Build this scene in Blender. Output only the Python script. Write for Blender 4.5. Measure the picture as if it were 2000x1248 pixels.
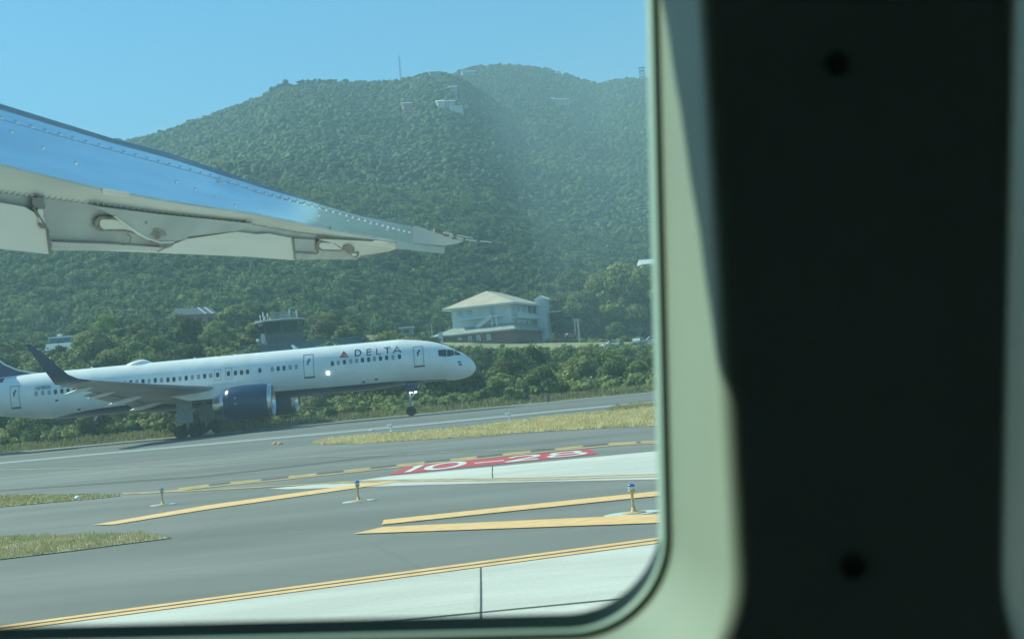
import bpy, bmesh, math, random
import numpy as np
from mathutils import Vector, Matrix, noise
random.seed(7); RNG = np.random.default_rng(7)
for o in list(bpy.data.objects): bpy.data.objects.remove(o)
SC = bpy.context.scene; COL = SC.collection
rad = math.radians
# ------------------------------------------------------------------ camera
F = 2700.0; CAMH = 2.2
CR = (Matrix.Rotation(rad(-1.27), 3, 'Z') @ Matrix.Rotation(rad(92.48), 3, 'X') @ Matrix.Rotation(rad(-5.34), 3, 'Z'))
CP = Vector((0, 0, CAMH))
cd = bpy.data.cameras.new('camera'); cam = bpy.data.objects.new('camera', cd); COL.objects.link(cam)
cam.matrix_world = Matrix.Translation(CP) @ CR.to_4x4()
cd.sensor_width = 36; cd.sensor_fit = 'HORIZONTAL'; cd.lens = 36*F/2000
cd.clip_start = 0.01; cd.clip_end = 20000
cd.dof.use_dof = True; cd.dof.focus_distance = 60; cd.dof.aperture_fstop = 11
SC.camera = cam
# ------------------------------------------------------------------ sky, sun, exposure
SUN = Vector((-1.3, 0.7, 1.35)).normalized()            # towards the sun
W = bpy.data.worlds.new('World'); SC.world = W; W.use_nodes = True
wn = W.node_tree.nodes; wl = W.node_tree.links
bgn = wn['Background']; sky = wn.new('ShaderNodeTexSky'); sky.sky_type = 'NISHITA'; sky.sun_disc = False
sky.sun_elevation = math.asin(SUN.z); sky.sun_rotation = math.atan2(SUN.x, SUN.y)
sky.altitude = 0; sky.air_density = 1.0; sky.dust_density = 0.25; sky.ozone_density = 3.0
hsn = wn.new('ShaderNodeHueSaturation'); hsn.inputs['Saturation'].default_value = 1.32; hsn.inputs['Hue'].default_value = .492
wl.new(sky.outputs[0], hsn.inputs['Color']); wl.new(hsn.outputs[0], bgn.inputs[0]); bgn.inputs[1].default_value = 0.088
sd = bpy.data.lights.new('sun', 'SUN'); sd.energy = 4.2; sd.angle = rad(0.5); sd.color = (1, .905, .72)
so = bpy.data.objects.new('sun', sd); COL.objects.link(so); so.location = (0, 0, 400)
so.rotation_euler = SUN.to_track_quat('Z', 'Y').to_euler()
SC.view_settings.view_transform = 'Standard'; SC.view_settings.look = 'None'; SC.view_settings.gamma = 1
SC.view_settings.exposure = 1.10
SC.render.engine = 'CYCLES'
try:
    SC.cycles.max_bounces = 10; SC.cycles.transparent_max_bounces = 12; SC.cycles.volume_bounces = 0
    SC.cycles.volume_max_steps = 64
except Exception: pass

# ------------------------------------------------------------------ geometry of the view
def ray(px, py): return CR @ Vector((px-1000, 624-py, -F))
def G(px, py, z=0.0):
    d = ray(px, py); t = (z-CAMH)/d.z; return Vector((d.x*t, d.y*t, z))
def at(px, py, Y):
    d = ray(px, py); return CP + d*(Y/d.y)
def Wd(px, py, D): return CP + ray(px, py)*(D/F)
def ae(px, py):
    d = ray(px, py); return d.x/d.y, d.z/d.y
def lerp(a, b, t): return a+(b-a)*t
def interp(x, pts):
    if x <= pts[0][0]:
        (x0, y0), (x1, y1) = pts[0], pts[1]
    elif x >= pts[-1][0]:
        (x0, y0), (x1, y1) = pts[-2], pts[-1]
    else:
        for i in range(len(pts)-1):
            if pts[i][0] <= x <= pts[i+1][0]:
                (x0, y0), (x1, y1) = pts[i], pts[i+1]; break
    return y0+(y1-y0)*(x-x0)/(x1-x0)

# ------------------------------------------------------------------ materials
def mat(name, col, rough=.7, metal=0., var=.12, scale=3., bump=0., bscale=None, col2=None, spec=None, emit=0, objrand=0., stretch=None, detail=6):
    m = bpy.data.materials.new(name); m.use_nodes = True
    nt = m.node_tree; N = nt.nodes; L = nt.links; b = N['Principled BSDF']
    b.inputs['Roughness'].default_value = rough; b.inputs['Metallic'].default_value = metal
    if spec is not None: b.inputs['Specular IOR Level'].default_value = spec
    tc = N.new('ShaderNodeTexCoord'); mp = N.new('ShaderNodeMapping'); L.new(tc.outputs['Object'], mp.inputs[0])
    if stretch: mp.inputs['Scale'].default_value = stretch
    nz = N.new('ShaderNodeTexNoise'); nz.inputs['Scale'].default_value = scale; nz.inputs['Detail'].default_value = detail
    L.new(mp.outputs[0], nz.inputs['Vector'])
    rp = N.new('ShaderNodeValToRGB'); L.new(nz.outputs['Fac'], rp.inputs[0])
    c2 = col2 if col2 else tuple(min(1, c*(1+var)) for c in col)
    c1 = col if col2 else tuple(c*(1-var) for c in col)
    rp.color_ramp.elements[0].position = .35; rp.color_ramp.elements[1].position = .65
    rp.color_ramp.elements[0].color = (*c1, 1); rp.color_ramp.elements[1].color = (*c2, 1)
    out = rp.outputs[0]
    if objrand:
        oi = N.new('ShaderNodeObjectInfo'); hs = N.new('ShaderNodeHueSaturation'); L.new(out, hs.inputs['Color'])
        mr = N.new('ShaderNodeMapRange'); L.new(oi.outputs['Random'], mr.inputs[0])
        mr.inputs[3].default_value = 1-objrand; mr.inputs[4].default_value = 1+objrand; L.new(mr.outputs[0], hs.inputs['Value'])
        out = hs.outputs[0]
    L.new(out, b.inputs['Base Color'])
    if bump:
        n2 = N.new('ShaderNodeTexNoise'); n2.inputs['Scale'].default_value = bscale or scale*5; n2.inputs['Detail'].default_value = 4
        L.new(mp.outputs[0], n2.inputs['Vector'])
        bp = N.new('ShaderNodeBump'); bp.inputs['Strength'].default_value = bump; bp.inputs['Distance'].default_value = .02
        L.new(n2.outputs['Fac'], bp.inputs['Height']); L.new(bp.outputs[0], b.inputs['Normal'])
    if emit:
        b.inputs['Emission Color'].default_value = (*col, 1); b.inputs['Emission Strength'].default_value = emit
    return m
def leafmat(name, ca, cb, cc, scale=.25, objrand=.25):
    """foliage: three greens mixed by a per-plant attribute and noise"""
    m = bpy.data.materials.new(name); m.use_nodes = True
    nt = m.node_tree; N = nt.nodes; L = nt.links; b = N['Principled BSDF']
    b.inputs['Roughness'].default_value = .75; b.inputs['Specular IOR Level'].default_value = .2
    at_ = N.new('ShaderNodeAttribute'); at_.attribute_name = 'tone'
    tc = N.new('ShaderNodeTexCoord'); nz = N.new('ShaderNodeTexNoise'); nz.inputs['Scale'].default_value = scale
    nz.inputs['Detail'].default_value = 5; L.new(tc.outputs['Object'], nz.inputs['Vector'])
    ad = N.new('ShaderNodeMath'); ad.operation = 'ADD'; L.new(at_.outputs['Fac'], ad.inputs[0]); L.new(nz.outputs['Fac'], ad.inputs[1])
    hf = N.new('ShaderNodeMath'); hf.operation = 'MULTIPLY'; hf.inputs[1].default_value = .5; L.new(ad.outputs[0], hf.inputs[0])
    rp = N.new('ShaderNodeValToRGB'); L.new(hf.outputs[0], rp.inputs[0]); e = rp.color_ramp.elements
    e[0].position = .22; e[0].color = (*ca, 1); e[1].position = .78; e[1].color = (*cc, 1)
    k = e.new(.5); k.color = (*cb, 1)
    oi = N.new('ShaderNodeObjectInfo'); hs = N.new('ShaderNodeHueSaturation'); L.new(rp.outputs[0], hs.inputs['Color'])
    mr = N.new('ShaderNodeMapRange'); L.new(oi.outputs['Random'], mr.inputs[0])
    mr.inputs[3].default_value = 1-objrand; mr.inputs[4].default_value = 1+objrand; L.new(mr.outputs[0], hs.inputs['Value'])
    L.new(hs.outputs[0], b.inputs['Base Color'])
    tr = N.new('ShaderNodeBsdfTranslucent'); L.new(hs.outputs[0], tr.inputs['Color'])
    mx = N.new('ShaderNodeMixShader'); mx.inputs[0].default_value = .3
    L.new(b.outputs[0], mx.inputs[1]); L.new(tr.outputs[0], mx.inputs[2]); L.new(mx.outputs[0], N['Material Output'].inputs['Surface'])
    return m

# ------------------------------------------------------------------ mesh helpers
class MB:
    def __init__(s): s.v = []; s.f = []; s.m = []; s.mi = 0; s.sm = []; s.smooth = False
    def add(s, vs, fs):
        o = len(s.v); s.v += [tuple(v) for v in vs]
        for f in fs: s.f.append(tuple(o+i for i in f)); s.m.append(s.mi); s.sm.append(s.smooth)
        return s
    def box(s, c, d, rz=0, M=None):
        x, y, z = d[0]/2, d[1]/2, d[2]/2; R = M or Matrix.Rotation(rz, 3, 'Z'); c = Vector(c)
        vs = [c+R@Vector((a*x, b*y, e*z)) for e in (-1, 1) for b in (-1, 1) for a in (-1, 1)]
        return s.add(vs, [(0, 2, 3, 1), (4, 5, 7, 6), (0, 1, 5, 4), (2, 6, 7, 3), (0, 4, 6, 2), (1, 3, 7, 5)])
    def tube(s, p0, p1, r0, r1=None, n=8, caps=True):
        p0 = Vector(p0); p1 = Vector(p1); r1 = r0 if r1 is None else r1
        q = (p1-p0).normalized().to_track_quat('Z', 'Y'); vs = []
        for p, r in ((p0, r0), (p1, r1)):
            for i in range(n):
                a = 2*math.pi*i/n; vs.append(p+q@Vector((r*math.cos(a), r*math.sin(a), 0)))
        fs = [(i, (i+1) % n, n+(i+1) % n, n+i) for i in range(n)]
        if caps: fs += [tuple(range(n-1, -1, -1)), tuple(range(n, 2*n))]
        return s.add(vs, fs)
    def lathe(s, base, axis, prof, n=24, caps=True):
        """prof: (distance along axis, radius)"""
        q = Vector(axis).normalized().to_track_quat('Z', 'Y'); base = Vector(base); vs = []
        for t, r in prof:
            for i in range(n):
                a = 2*math.pi*i/n; vs.append(base+q@Vector((r*math.cos(a), r*math.sin(a), t)))
        fs = [(k*n+i, k*n+(i+1) % n, (k+1)*n+(i+1) % n, (k+1)*n+i) for k in range(len(prof)-1) for i in range(n)]
        if caps: fs += [tuple(range(n-1, -1, -1)), tuple(range((len(prof)-1)*n, len(prof)*n))]
        return s.add(vs, fs)
    def loft(s, loops, closed=True, caps=False):
        n = len(loops[0]); vs = [p for l in loops for p in l]; k = n if closed else n-1
        fs = [(j*n+i, j*n+(i+1) % n, (j+1)*n+(i+1) % n, (j+1)*n+i) for j in range(len(loops)-1) for i in range(k)]
        if caps: fs += [tuple(range(n-1, -1, -1)), tuple(range((len(loops)-1)*n, len(loops)*n))]
        return s.add(vs, fs)
    def prism(s, a, b):
        """two matching outlines joined by sides"""
        n = len(a); return s.add(list(a)+list(b), [tuple(range(n)), tuple(range(2*n-1, n-1, -1))]+[(i, n+i, n+(i+1) % n, (i+1) % n) for i in range(n)])
    def poly(s, pts): return s.add(pts, [tuple(range(len(pts)))])
    def build(s, name, mats, parent=None, loc=None):
        me = bpy.data.meshes.new(name); me.from_pydata(s.v, [], s.f); me.update()
        if not isinstance(mats, (list, tuple)): mats = [mats]
        for m in mats: me.materials.append(m)
        if len(mats) > 1: me.polygons.foreach_set('material_index', s.m)
        me.polygons.foreach_set('use_smooth', s.sm)
        bm = bmesh.new(); bm.from_mesh(me); bmesh.ops.recalc_face_normals(bm, faces=bm.faces); bm.to_mesh(me); bm.free()
        o = bpy.data.objects.new(name, me); COL.objects.link(o)
        if parent: o.parent = parent
        if loc is not None: o.location = loc
        return o
def tag(o, label=None, cat=None, group=None, kind=None):
    if label: o['label'] = label
    if cat: o['category'] = cat
    if group: o['group'] = group
    if kind: o['kind'] = kind
    return o
def empty(name, loc=(0, 0, 0), rz=0, label=None, cat=None, group=None):
    o = bpy.data.objects.new(name, None); COL.objects.link(o); o.location = loc; o.rotation_euler = (0, 0, rz)
    o.empty_display_size = .3; return tag(o, label, cat, group)
def kids(o): return [c for c in bpy.data.objects if c.parent == o]
def copy_tree(o, parent=None):
    ch = kids(o); c = o.copy(); COL.objects.link(c); c.parent = parent
    for k in ch: copy_tree(k, c)
    return c
def sheet(name, pts, m, z, kind='structure', parent=None):
    b = MB(); b.poly([Vector((p.x, p.y, z)) for p in pts]); o = b.build(name, m, parent)
    for p in o.data.polygons:
        if p.normal.z < 0: p.flip()
    if kind: o['kind'] = kind
    return o
def np_mesh(name, V, Fc, mats, tone=None, smooth=False, mi=None):
    """V (n,3), Fc (m,k) all faces with k corners"""
    me = bpy.data.meshes.new(name); k = Fc.shape[1]
    me.vertices.add(len(V)); me.vertices.foreach_set('co', V.astype(np.float32).ravel())
    me.loops.add(Fc.size); me.loops.foreach_set('vertex_index', Fc.astype(np.int32).ravel())
    me.polygons.add(len(Fc)); me.polygons.foreach_set('loop_start', (np.arange(len(Fc))*k).astype(np.int32))
    me.polygons.foreach_set('loop_total', np.full(len(Fc), k, np.int32))
    me.polygons.foreach_set('use_smooth', np.full(len(Fc), smooth, bool))
    if not isinstance(mats, (list, tuple)): mats = [mats]
    for m in mats: me.materials.append(m)
    if mi is not None: me.polygons.foreach_set('material_index', mi.astype(np.int32))
    if tone is not None:
        a = me.attributes.new('tone', 'FLOAT', 'POINT'); a.data.foreach_set('value', tone.astype(np.float32))
    me.update(calc_edges=True)
    return me
def link(name, me, parent=None, loc=None):
    o = bpy.data.objects.new(name, me); COL.objects.link(o)
    if parent: o.parent = parent
    if loc is not None: o.location = loc
    return o

# ------------------------------------------------------------------ terrain
M_soil = mat('dry_soil', (.05, .075, .028), .95, var=.35, scale=.2, bump=.4, bscale=2)
M_ground = mat('field_ground', (.11, .10, .055), .95, var=.3, scale=.05)
M_asphalt = mat('asphalt', (.166, .163, .150), .88, var=.14, scale=.35, bump=.25, bscale=60, stretch=(.25, 1, 1))
def wear(m, amount=.35, sx=(.3, 1, 1)):
    """scuffs, repairs and hairline cracks on a pavement"""
    nt = m.node_tree; N = nt.nodes; L = nt.links; b = N['Principled BSDF']; src = b.inputs['Base Color'].links[0].from_socket
    tc = N.new('ShaderNodeTexCoord'); mp = N.new('ShaderNodeMapping'); mp.inputs['Scale'].default_value = sx; L.new(tc.outputs['Object'], mp.inputs[0])
    def layer(prev, sc, lo, hi, f0, f1, detail=8, rough=.6, vec=None):
        n = N.new('ShaderNodeTexNoise'); n.inputs['Scale'].default_value = sc; n.inputs['Detail'].default_value = detail; n.inputs['Roughness'].default_value = rough; L.new(vec or mp.outputs[0], n.inputs['Vector'])
        r = N.new('ShaderNodeMapRange'); L.new(n.outputs['Fac'], r.inputs[0]); r.inputs[1].default_value = lo; r.inputs[2].default_value = hi; r.inputs[3].default_value = f0; r.inputs[4].default_value = f1
        h = N.new('ShaderNodeHueSaturation'); L.new(prev, h.inputs['Color']); L.new(r.outputs[0], h.inputs['Value']); return h.outputs[0]
    o = layer(src, .12, .35, .65, 1-amount*.4, 1+amount*.4)
    o = layer(o, 2.2, .60, .74, 1.0, 1+amount*.9, 10, .7)
    o = layer(o, 26, .35, .7, 1-amount*.25, 1+amount*.25, 3, .5, tc.outputs['Object'])
    v = N.new('ShaderNodeTexVoronoi'); v.feature = 'DISTANCE_TO_EDGE'; v.inputs['Scale'].default_value = .22
    nd = N.new('ShaderNodeTexNoise'); nd.inputs['Scale'].default_value = 1.5; L.new(tc.outputs['Object'], nd.inputs['Vector'])
    mxv = N.new('ShaderNodeMixRGB'); mxv.inputs[0].default_value = .12; L.new(tc.outputs['Object'], mxv.inputs[1]); L.new(nd.outputs['Color'], mxv.inputs[2]); L.new(mxv.outputs[0], v.inputs['Vector'])
    r = N.new('ShaderNodeMapRange'); L.new(v.outputs['Distance'], r.inputs[0]); r.inputs[1].default_value = 0; r.inputs[2].default_value = .006; r.inputs[3].default_value = 1-amount*.35; r.inputs[4].default_value = 1
    h = N.new('ShaderNodeHueSaturation'); L.new(o, h.inputs['Color']); L.new(r.outputs[0], h.inputs['Value']); L.new(h.outputs[0], b.inputs['Base Color']); return m
M_runway = mat('runway_asphalt', (.138, .140, .130), .85, var=.24, scale=.18, bump=.2, bscale=40, stretch=(.06, 1, 1))
M_conc = mat('pale_concrete', (.54, .52, .47), .85, var=.08, scale=1.2, bump=.25, bscale=30, stretch=(.25, 1, 1))
wear(M_asphalt, .38); wear(M_runway, .42, (.05, 1, 1)); wear(M_conc, .26, (.5, 1.5, 1))
M_joint = mat('joint_filler', (.06, .065, .065), .9)
M_yel = mat('yellow_paint', (.78, .46, .19), .7, var=.10, scale=4)
M_yel2 = mat('worn_yellow_paint', (.42, .29, .12), .75, var=.25, scale=2)
M_faint = mat('faded_yellow_paint', (.24, .22, .16), .8, var=.2, scale=1)
M_black = mat('black_paint', (.07, .075, .077), .8)
M_white = mat('white_paint', (.62, .62, .60), .7, var=.08)
M_wline = mat('worn_white_paint', (.30, .32, .31), .8, var=.2)
M_red = mat('red_paint', (.47, .05, .07), .7, var=.15, scale=3)
M_hillsoil = mat('hill_soil', (.05, .07, .025), .95, var=.3, scale=.05)

RL = [(-500, 470), (-300, 420), (0, 345), (120, 308), (232, 276), (300, 262), (400, 226), (480, 199), (560, 166), (620, 161), (700, 159), (780, 154), (830, 140), (880, 143),
      (905, 154), (960, 192), (1025, 250), (1095, 325), (1165, 400), (1240, 480), (1320, 560), (1420, 610), (1500, 640), (2200, 640)]
RR = [(-500, 600), (600, 400), (800, 240), (860, 165), (895, 136), (930, 128), (990, 124), (1060, 131), (1120, 148), (1165, 163), (1210, 153), (1290, 151), (1400, 160), (1700, 200), (2200, 290), (3200, 420)]
LP = [(-500, 720), (0, 700), (90, 694), (180, 672), (300, 662), (450, 664), (560, 668), (640, 668), (760, 668), (840, 680), (1000, 684), (1080, 682), (1170, 681), (1290, 680), (2200, 640)]
RLa = [(ae(*p)[0], ae(*p)[1]) for p in RL]; RRa = [(ae(*p)[0], ae(*p)[1]) for p in RR]; LPa = [(ae(*p)[0], ae(*p)[1]) for p in LP]
def lipY(a): return interp(a, [(-.36, 240), (-.2, 245), (-.1, 255), (-.04, 300), (0, 305), (.2, 310)])
YE = 120.6
def ss(t): t = max(0, min(1, t)); return t*t*(3-2*t)
def hill(Y, a, prof, Yr, zl, Yf, p):
    e = interp(a, prof); H = e*Yr+CAMH-3.5
    if Y < Yf: return zl
    u = (Y-Yf)/(Yr-Yf)
    if u <= 1: z = zl+(H-zl)*(u**p)
    else: z = H-(Y-Yr)*.35
    return z
def T(X, Y):
    if Y <= YE: return -.02
    a = X/Y; a = max(-.9, min(.9, a))
    ly = lipY(a); zl = interp(a, LPa)*ly+CAMH-.3
    zl = max(3, min(22, zl))
    if Y < ly:
        t = (Y-YE)/(ly-YE); z = zl*(.25*t+.75*ss(t**1.3)) if t > 0 else 0
        n = noise.noise(Vector((X*.05, Y*.05, 3)))*1.2*min(1, t*5)*min(1, (1-t)*2.2)
        return z+n-.02
    Yf = ly+45
    z1, z2 = hill(Y, a, RLa, 1150, zl, Yf, 1.12), hill(Y, a, RRa, 1500, zl, Yf, 1.25); kb = 14.0; hb_ = max(0, min(1, .5+.5*(z1-z2)/kb)); z = z2*(1-hb_)+z1*hb_+kb*hb_*(1-hb_)*.5
    u = min(1, max(0, (Y-Yf)/500)); ef = 1.0
    n = noise.fractal(Vector((X*.0045, Y*.0028, 1.7)), 1.0, 2.0, 4)
    n2 = noise.noise(Vector((X*.011+Y*.002, Y*.002, 9.2)))
    k = ss((1140-Y)/250) if Y < 1150 and z > 0 else 0
    kk = ss(min(1, (1450-Y)/250)) if Y > 1150 else 1
    z += u*(n*16+n2*11)*(k if Y <= 1150 else kk*.5)
    return z
NA, NY = 300, 190
As = np.concatenate([np.linspace(-.62, .2, 240), np.linspace(.21, .9, NA-240)])
Ys = np.concatenate([np.linspace(YE, 360, 70), np.geomspace(368, 2600, NY-70)])
V = np.zeros((NY, NA, 3))
for j, Y in enumerate(Ys):
    for i, a in enumerate(As):
        X = a*Y; V[j, i] = (X, Y, T(X, Y))
idx = np.arange(NY*NA).reshape(NY, NA)
Fc = np.stack([idx[:-1, :-1], idx[:-1, 1:], idx[1:, 1:], idx[1:, :-1]], -1).reshape(-1, 4)
cy = V[:-1, :-1, 1].reshape(-1)
M_ledge = mat('ledge_grass', (.22, .23, .10), .95, var=.3, scale=.35, col2=(.34, .29, .14), bump=.5, bscale=1.5)
ca_ = (V[:-1, :-1, 0]/V[:-1, :-1, 1]).reshape(-1); lys = np.array([lipY(a) for a in ca_])
mi = np.where(cy > 350, 1, 0); mi = np.where((cy > lys-np.where(ca_ > .03, 30, 14)) & (cy < lys+14) & (ca_ > -.088), 2, mi)
me = np_mesh('hillside', V.reshape(-1, 3), Fc, [M_soil, M_hillsoil, M_ledge], smooth=True, mi=mi)
tag(link('hillside', me), kind='structure')
g = MB(); g.poly([Vector((-6000, -3000, -.06)), Vector((6000, -3000, -.06)), Vector((6000, 6000, -.06)), Vector((-6000, 6000, -.06))])
tag(g.build('ground', M_ground), kind='structure')
def ground_z(X, Y): return T(X, Y)
# ------------------------------------------------------------------ pavements and painted markings
sheet('taxiway', [Vector((-140, -12, 0)), Vector((110, -12, 0)), Vector((110, 121.0, 0)), Vector((-140, 121.0, 0))], M_asphalt, 0)
def yl(x): return 904-.0931*x
rw0 = G(940, yl(940)+9).y
sheet('runway', [Vector((-140, rw0-10, 0)), Vector((110, rw0-10, 0)), Vector((110, 119.5, 0)), Vector((-140, 119.5, 0))], M_runway, .004)
def strip(name, pts, m, z, kind='structure'):
    return sheet(name, [G(*p) for p in pts], m, z, kind)
def line(b, pts, w, z, px0=None):
    """a painted line: centre pixels -> ground ribbon, w = thickness in photo pixels"""
    up = [G(x, y-w/2, 0) for x, y in pts]; dn = [G(x, y+w/2, 0) for x, y in pts]
    for i in range(len(pts)-1):
        b.add([(up[i].x, up[i].y, z), (up[i+1].x, up[i+1].y, z), (dn[i+1].x, dn[i+1].y, z), (dn[i].x, dn[i].y, z)], [(0, 3, 2, 1)])
def marking(name, m, segs, z):
    b = MB()
    for pts, w in segs: line(b, pts, w, z)
    return tag(b.build(name, m), kind='structure')
# near concrete slab + joints + double yellow line
nb = lambda x: 1235-.1343*x
A = [G(-700, nb(-700)), G(1700, nb(1700))]
sheet('concrete_pavement', [A[0], A[1], Vector((30, -11, 0)), Vector((-30, -11, 0))], M_conc, .008)
b = MB()
line(b, [(938.8, nb(938.8)+1), (939.3, 1160), (938, 1235)], 0.1, .012)
b = MB()
def gpoly(b, px, z): b.poly([Vector((p.x, p.y, z)) for p in [G(*q) for q in px]])
gpoly(b, [(937.3, 1110), (940.6, 1110), (941.6, 1160), (941, 1400), (934.4, 1400), (937.6, 1160)], .012)
gpoly(b, [(-300, 1317), (600, 1228.9), (1200, 1171), (1700, 1122.5), (1700, 1125), (1200, 1173.4), (600, 1231.4), (-300, 1320)], .012)
gpoly(b, [(961, 911), (963, 911), (962.3, 925), (963.6, 936), (961, 936), (960.6, 925)], .012)
tag(b.build('pavement_joint', M_joint), kind='structure')
b = MB()
for o0, o1 in ((0, 4.2), (6.4, 11)):
    q = [(-300, 1224+.1343*300+o0), (1500, 1224-.1343*1500+o0), (1500, 1224-.1343*1500+o1), (-300, 1224+.1343*300+o1)]
    gpoly(b, q, .016)
tag(b.build('taxiway_edge_marking', M_yel), kind='structure')
b = MB(); gpoly(b, [(-300, 1224+.1343*300+4.2), (1500, 1224-.1343*1500+4.2), (1500, 1224-.1343*1500+6.4), (-300, 1224+.1343*300+6.4)], .012)
tag(b.build('dark_gap_marking', M_joint), kind='structure')
# middle concrete
strip('concrete_shoulder', [(525, 954.6), (640, 944), (700, 938.8), (760, 930), (962, 911.8), (1292, 880.5), (1500, 861), (1500, 932), (1292, 936.2), (1000, 942.5), (700, 951.5), (560, 955.8)], M_conc, .008)
marking('curved_double_marking', M_yel2, [([(642, 943.2), (700, 940.4), (760, 938), (880, 936.3), (1000, 935), (1100, 932.6), (1292, 926.6), (1500, 920)], 1.7),
                                          ([(642, 944.6), (760, 941), (880, 939.6), (1000, 938.6), (1100, 936.6), (1292, 931), (1500, 925)], 2.2)], .013)
marking('curved_faint_marking', M_yel2, [([(240, 963.5), (330, 961), (402, 957.5), (519, 951), (642, 944)], 2.0)], .012)
# bold stripes
b = MB()
gpoly(b, [(749.5, 1016.6), (1000, 990), (1292.5, 959.6), (1500, 938), (1500, 947), (1292.5, 968.8), (1000, 999), (745.6, 1025.8)], .016)
gpoly(b, [(691, 1043.8), (748, 1030.4), (1292.5, 1005.3), (1500, 996), (1500, 1013), (1292.5, 1022.3)], .016)
gpoly(b, [(178, 1026.6), (402, 988), (700, 946.5), (780, 939.8), (762, 944), (700, 953.4), (402, 996), (224, 1025)], .016)
tag(b.build('lead_in_stripes', M_yel), kind='structure')
# holding position marking
hs = [(240, 965), (300, 962.5), (348, 958.5), (408, 951.5), (450, 946.5), (510, 941), (564, 935.3), (618, 929.5), (672, 924), (723, 918), (780, 912), (829, 906.5), (880, 901.5),
      (931, 896.5), (982, 891.2), (1036, 885.6), (1084, 881), (1138, 875.6), (1189, 870.8), (1243, 867.6), (1292, 865.2), (1500, 851)]
ds = [(348, 408), (450, 510), (564, 618), (672, 723), (775, 829), (880, 931), (982, 1036), (1084, 1138), (1189, 1243), (1252, 1310), (1350, 1400)]
seg = [(hs, 2.4)]
for a_, b_ in ds: seg.append(([(a_, interp(a_, hs)-3.2), (b_, interp(b_, hs)-3.2)], 3.6))
marking('holding_position_marking', M_yel2, seg, .013)
seg = []
for i in range(len(ds)-1): seg.append(([(ds[i][1]+3, interp(ds[i][1]+3, hs)-3.4), (ds[i+1][0]-3, interp(ds[i+1][0]-3, hs)-3.4)], 3.4))
marking('holding_position_gaps', M_black, seg, .009)
marking('faded_lead_line', M_faint, [([(-200, 921), (0, 917), (200, 914), (390, 908), (600, 893), (780, 888.5), (850, 884.6), (1000, 878.6), (1072, 875.6)], 1.5)], .009)
marking('runway_edge_line', M_wline, [([(-300, yl(-300)+1), (0, 904.5), (200, 886), (400, 868.3), (700, 841), (994, 812.6), (1090, 802.4), (1291, 784.2), (1600, 754)], 2.4)], .009)
marking('runway_patch_joint', M_runway, [([(-100, 963), (0, 958), (400, 930), (800, 884)], 3)], .007)
# red holding sign 10-28 painted on the taxiway
q = [G(757, 928.3), G(1167, 887), G(1152, 877.3), G(799, 909.8)]
sheet('painted_runway_sign', q, M_red, .010)
def bil(u, v, z): p = q[0].lerp(q[1], u).lerp(q[3].lerp(q[2], u), v); return Vector((p.x, p.y, z))
def arc(cx, cy, rx, ry, a0, a1, n): return [(cx+rx*math.cos(rad(a0+(a1-a0)*i/n)), cy+ry*math.sin(rad(a0+(a1-a0)*i/n))) for i in range(n+1)]
GL = {'1': [[(.2, .78), (.55, 1)], [(.5, 0), (.5, 1)]],
      '0': [arc(.5, .5, .5, .5, 0, 360, 28)], '-': [[(0, .42), (1, .42)]],
      '2': [arc(.5, .72, .46, .28, 165, -40, 12)+[(0, .03)], [(0, .04), (1, .04)]],
      '8': [arc(.5, .745, .40, .25, 0, 360, 22), arc(.5, .26, .5, .26, 0, 360, 22)],
      '6': [arc(.5, .28, .48, .28, 0, 360, 20), [(.05, .35), (.12, .7), (.5, 1), (.85, .92)]], '9': [arc(.5, .72, .48, .28, 0, 360, 20), [(.95, .65), (.88, .3), (.5, 0), (.15, .08)]],
      'D': [[(.08, 0), (.08, 1)], [(.08, .96), (.45, .96)]+arc(.45, .5, .5, .46, 90, -90, 14)+[(.08, .04)]],
      'E': [[(.1, 0), (.1, 1)], [(.1, .95), (.95, .95)], [(.1, .5), (.85, .5)], [(.1, .05), (.95, .05)]],
      'L': [[(.1, 0), (.1, 1)], [(.1, .05), (.95, .05)]], 'T': [[(.5, 0), (.5, 1)], [(0, .95), (1, .95)]],
      'A': [[(.02, 0), (.5, 1), (.98, 0)], [(.22, .3), (.78, .3)]], 'N': [[(.1, 0), (.1, 1), (.9, 0), (.9, 1)]]}
PZ = [0]
def strokes(b, ch, fn, wx, wy):
    """fn(u,v)->point; wx, wy stroke half widths in glyph units"""
    for ip, path in enumerate(GL[ch]):
        PZ[0] = ip*.0012
        n = len(path); closed = path[0] == path[-1] or (abs(path[0][0]-path[-1][0]) < 1e-6 and abs(path[0][1]-path[-1][1]) < 1e-6)
        L_, R_ = [], []
        for i, (x, y) in enumerate(path):
            if closed: pa = path[(i-1) % (n-1)]; pb = path[(i+1) % (n-1)]
            else: pa = path[max(0, i-1)]; pb = path[min(n-1, i+1)]
            dx, dy = pb[0]-pa[0], pb[1]-pa[1]; l = math.hypot(dx, dy) or 1; nx, ny = -dy/l, dx/l
            L_.append(fn(x+nx*wx, y+ny*wy)); R_.append(fn(x-nx*wx, y-ny*wy))
        for i in range(n-1): b.add([L_[i], L_[i+1], R_[i+1], R_[i]], [(0, 1, 2, 3)])
b = MB()
for k, (ch, u0, u1, wx, wy) in enumerate((('1', .03, .13, .17, .07), ('0', .155, .325, .12, .09), ('-', .39, .54, .08, .07), ('2', .555, .715, .12, .085), ('8', .775, .945, .11, .075))):
    strokes(b, ch, lambda u, v: bil(u0+(u1-u0)*u, .12+.76*v, .014+PZ[0]), wx, wy)
o = b.build('painted_runway_numbers', M_white)
for p in o.data.polygons:
    if p.normal.z < 0: p.flip()
tag(o, kind='structure')

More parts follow.
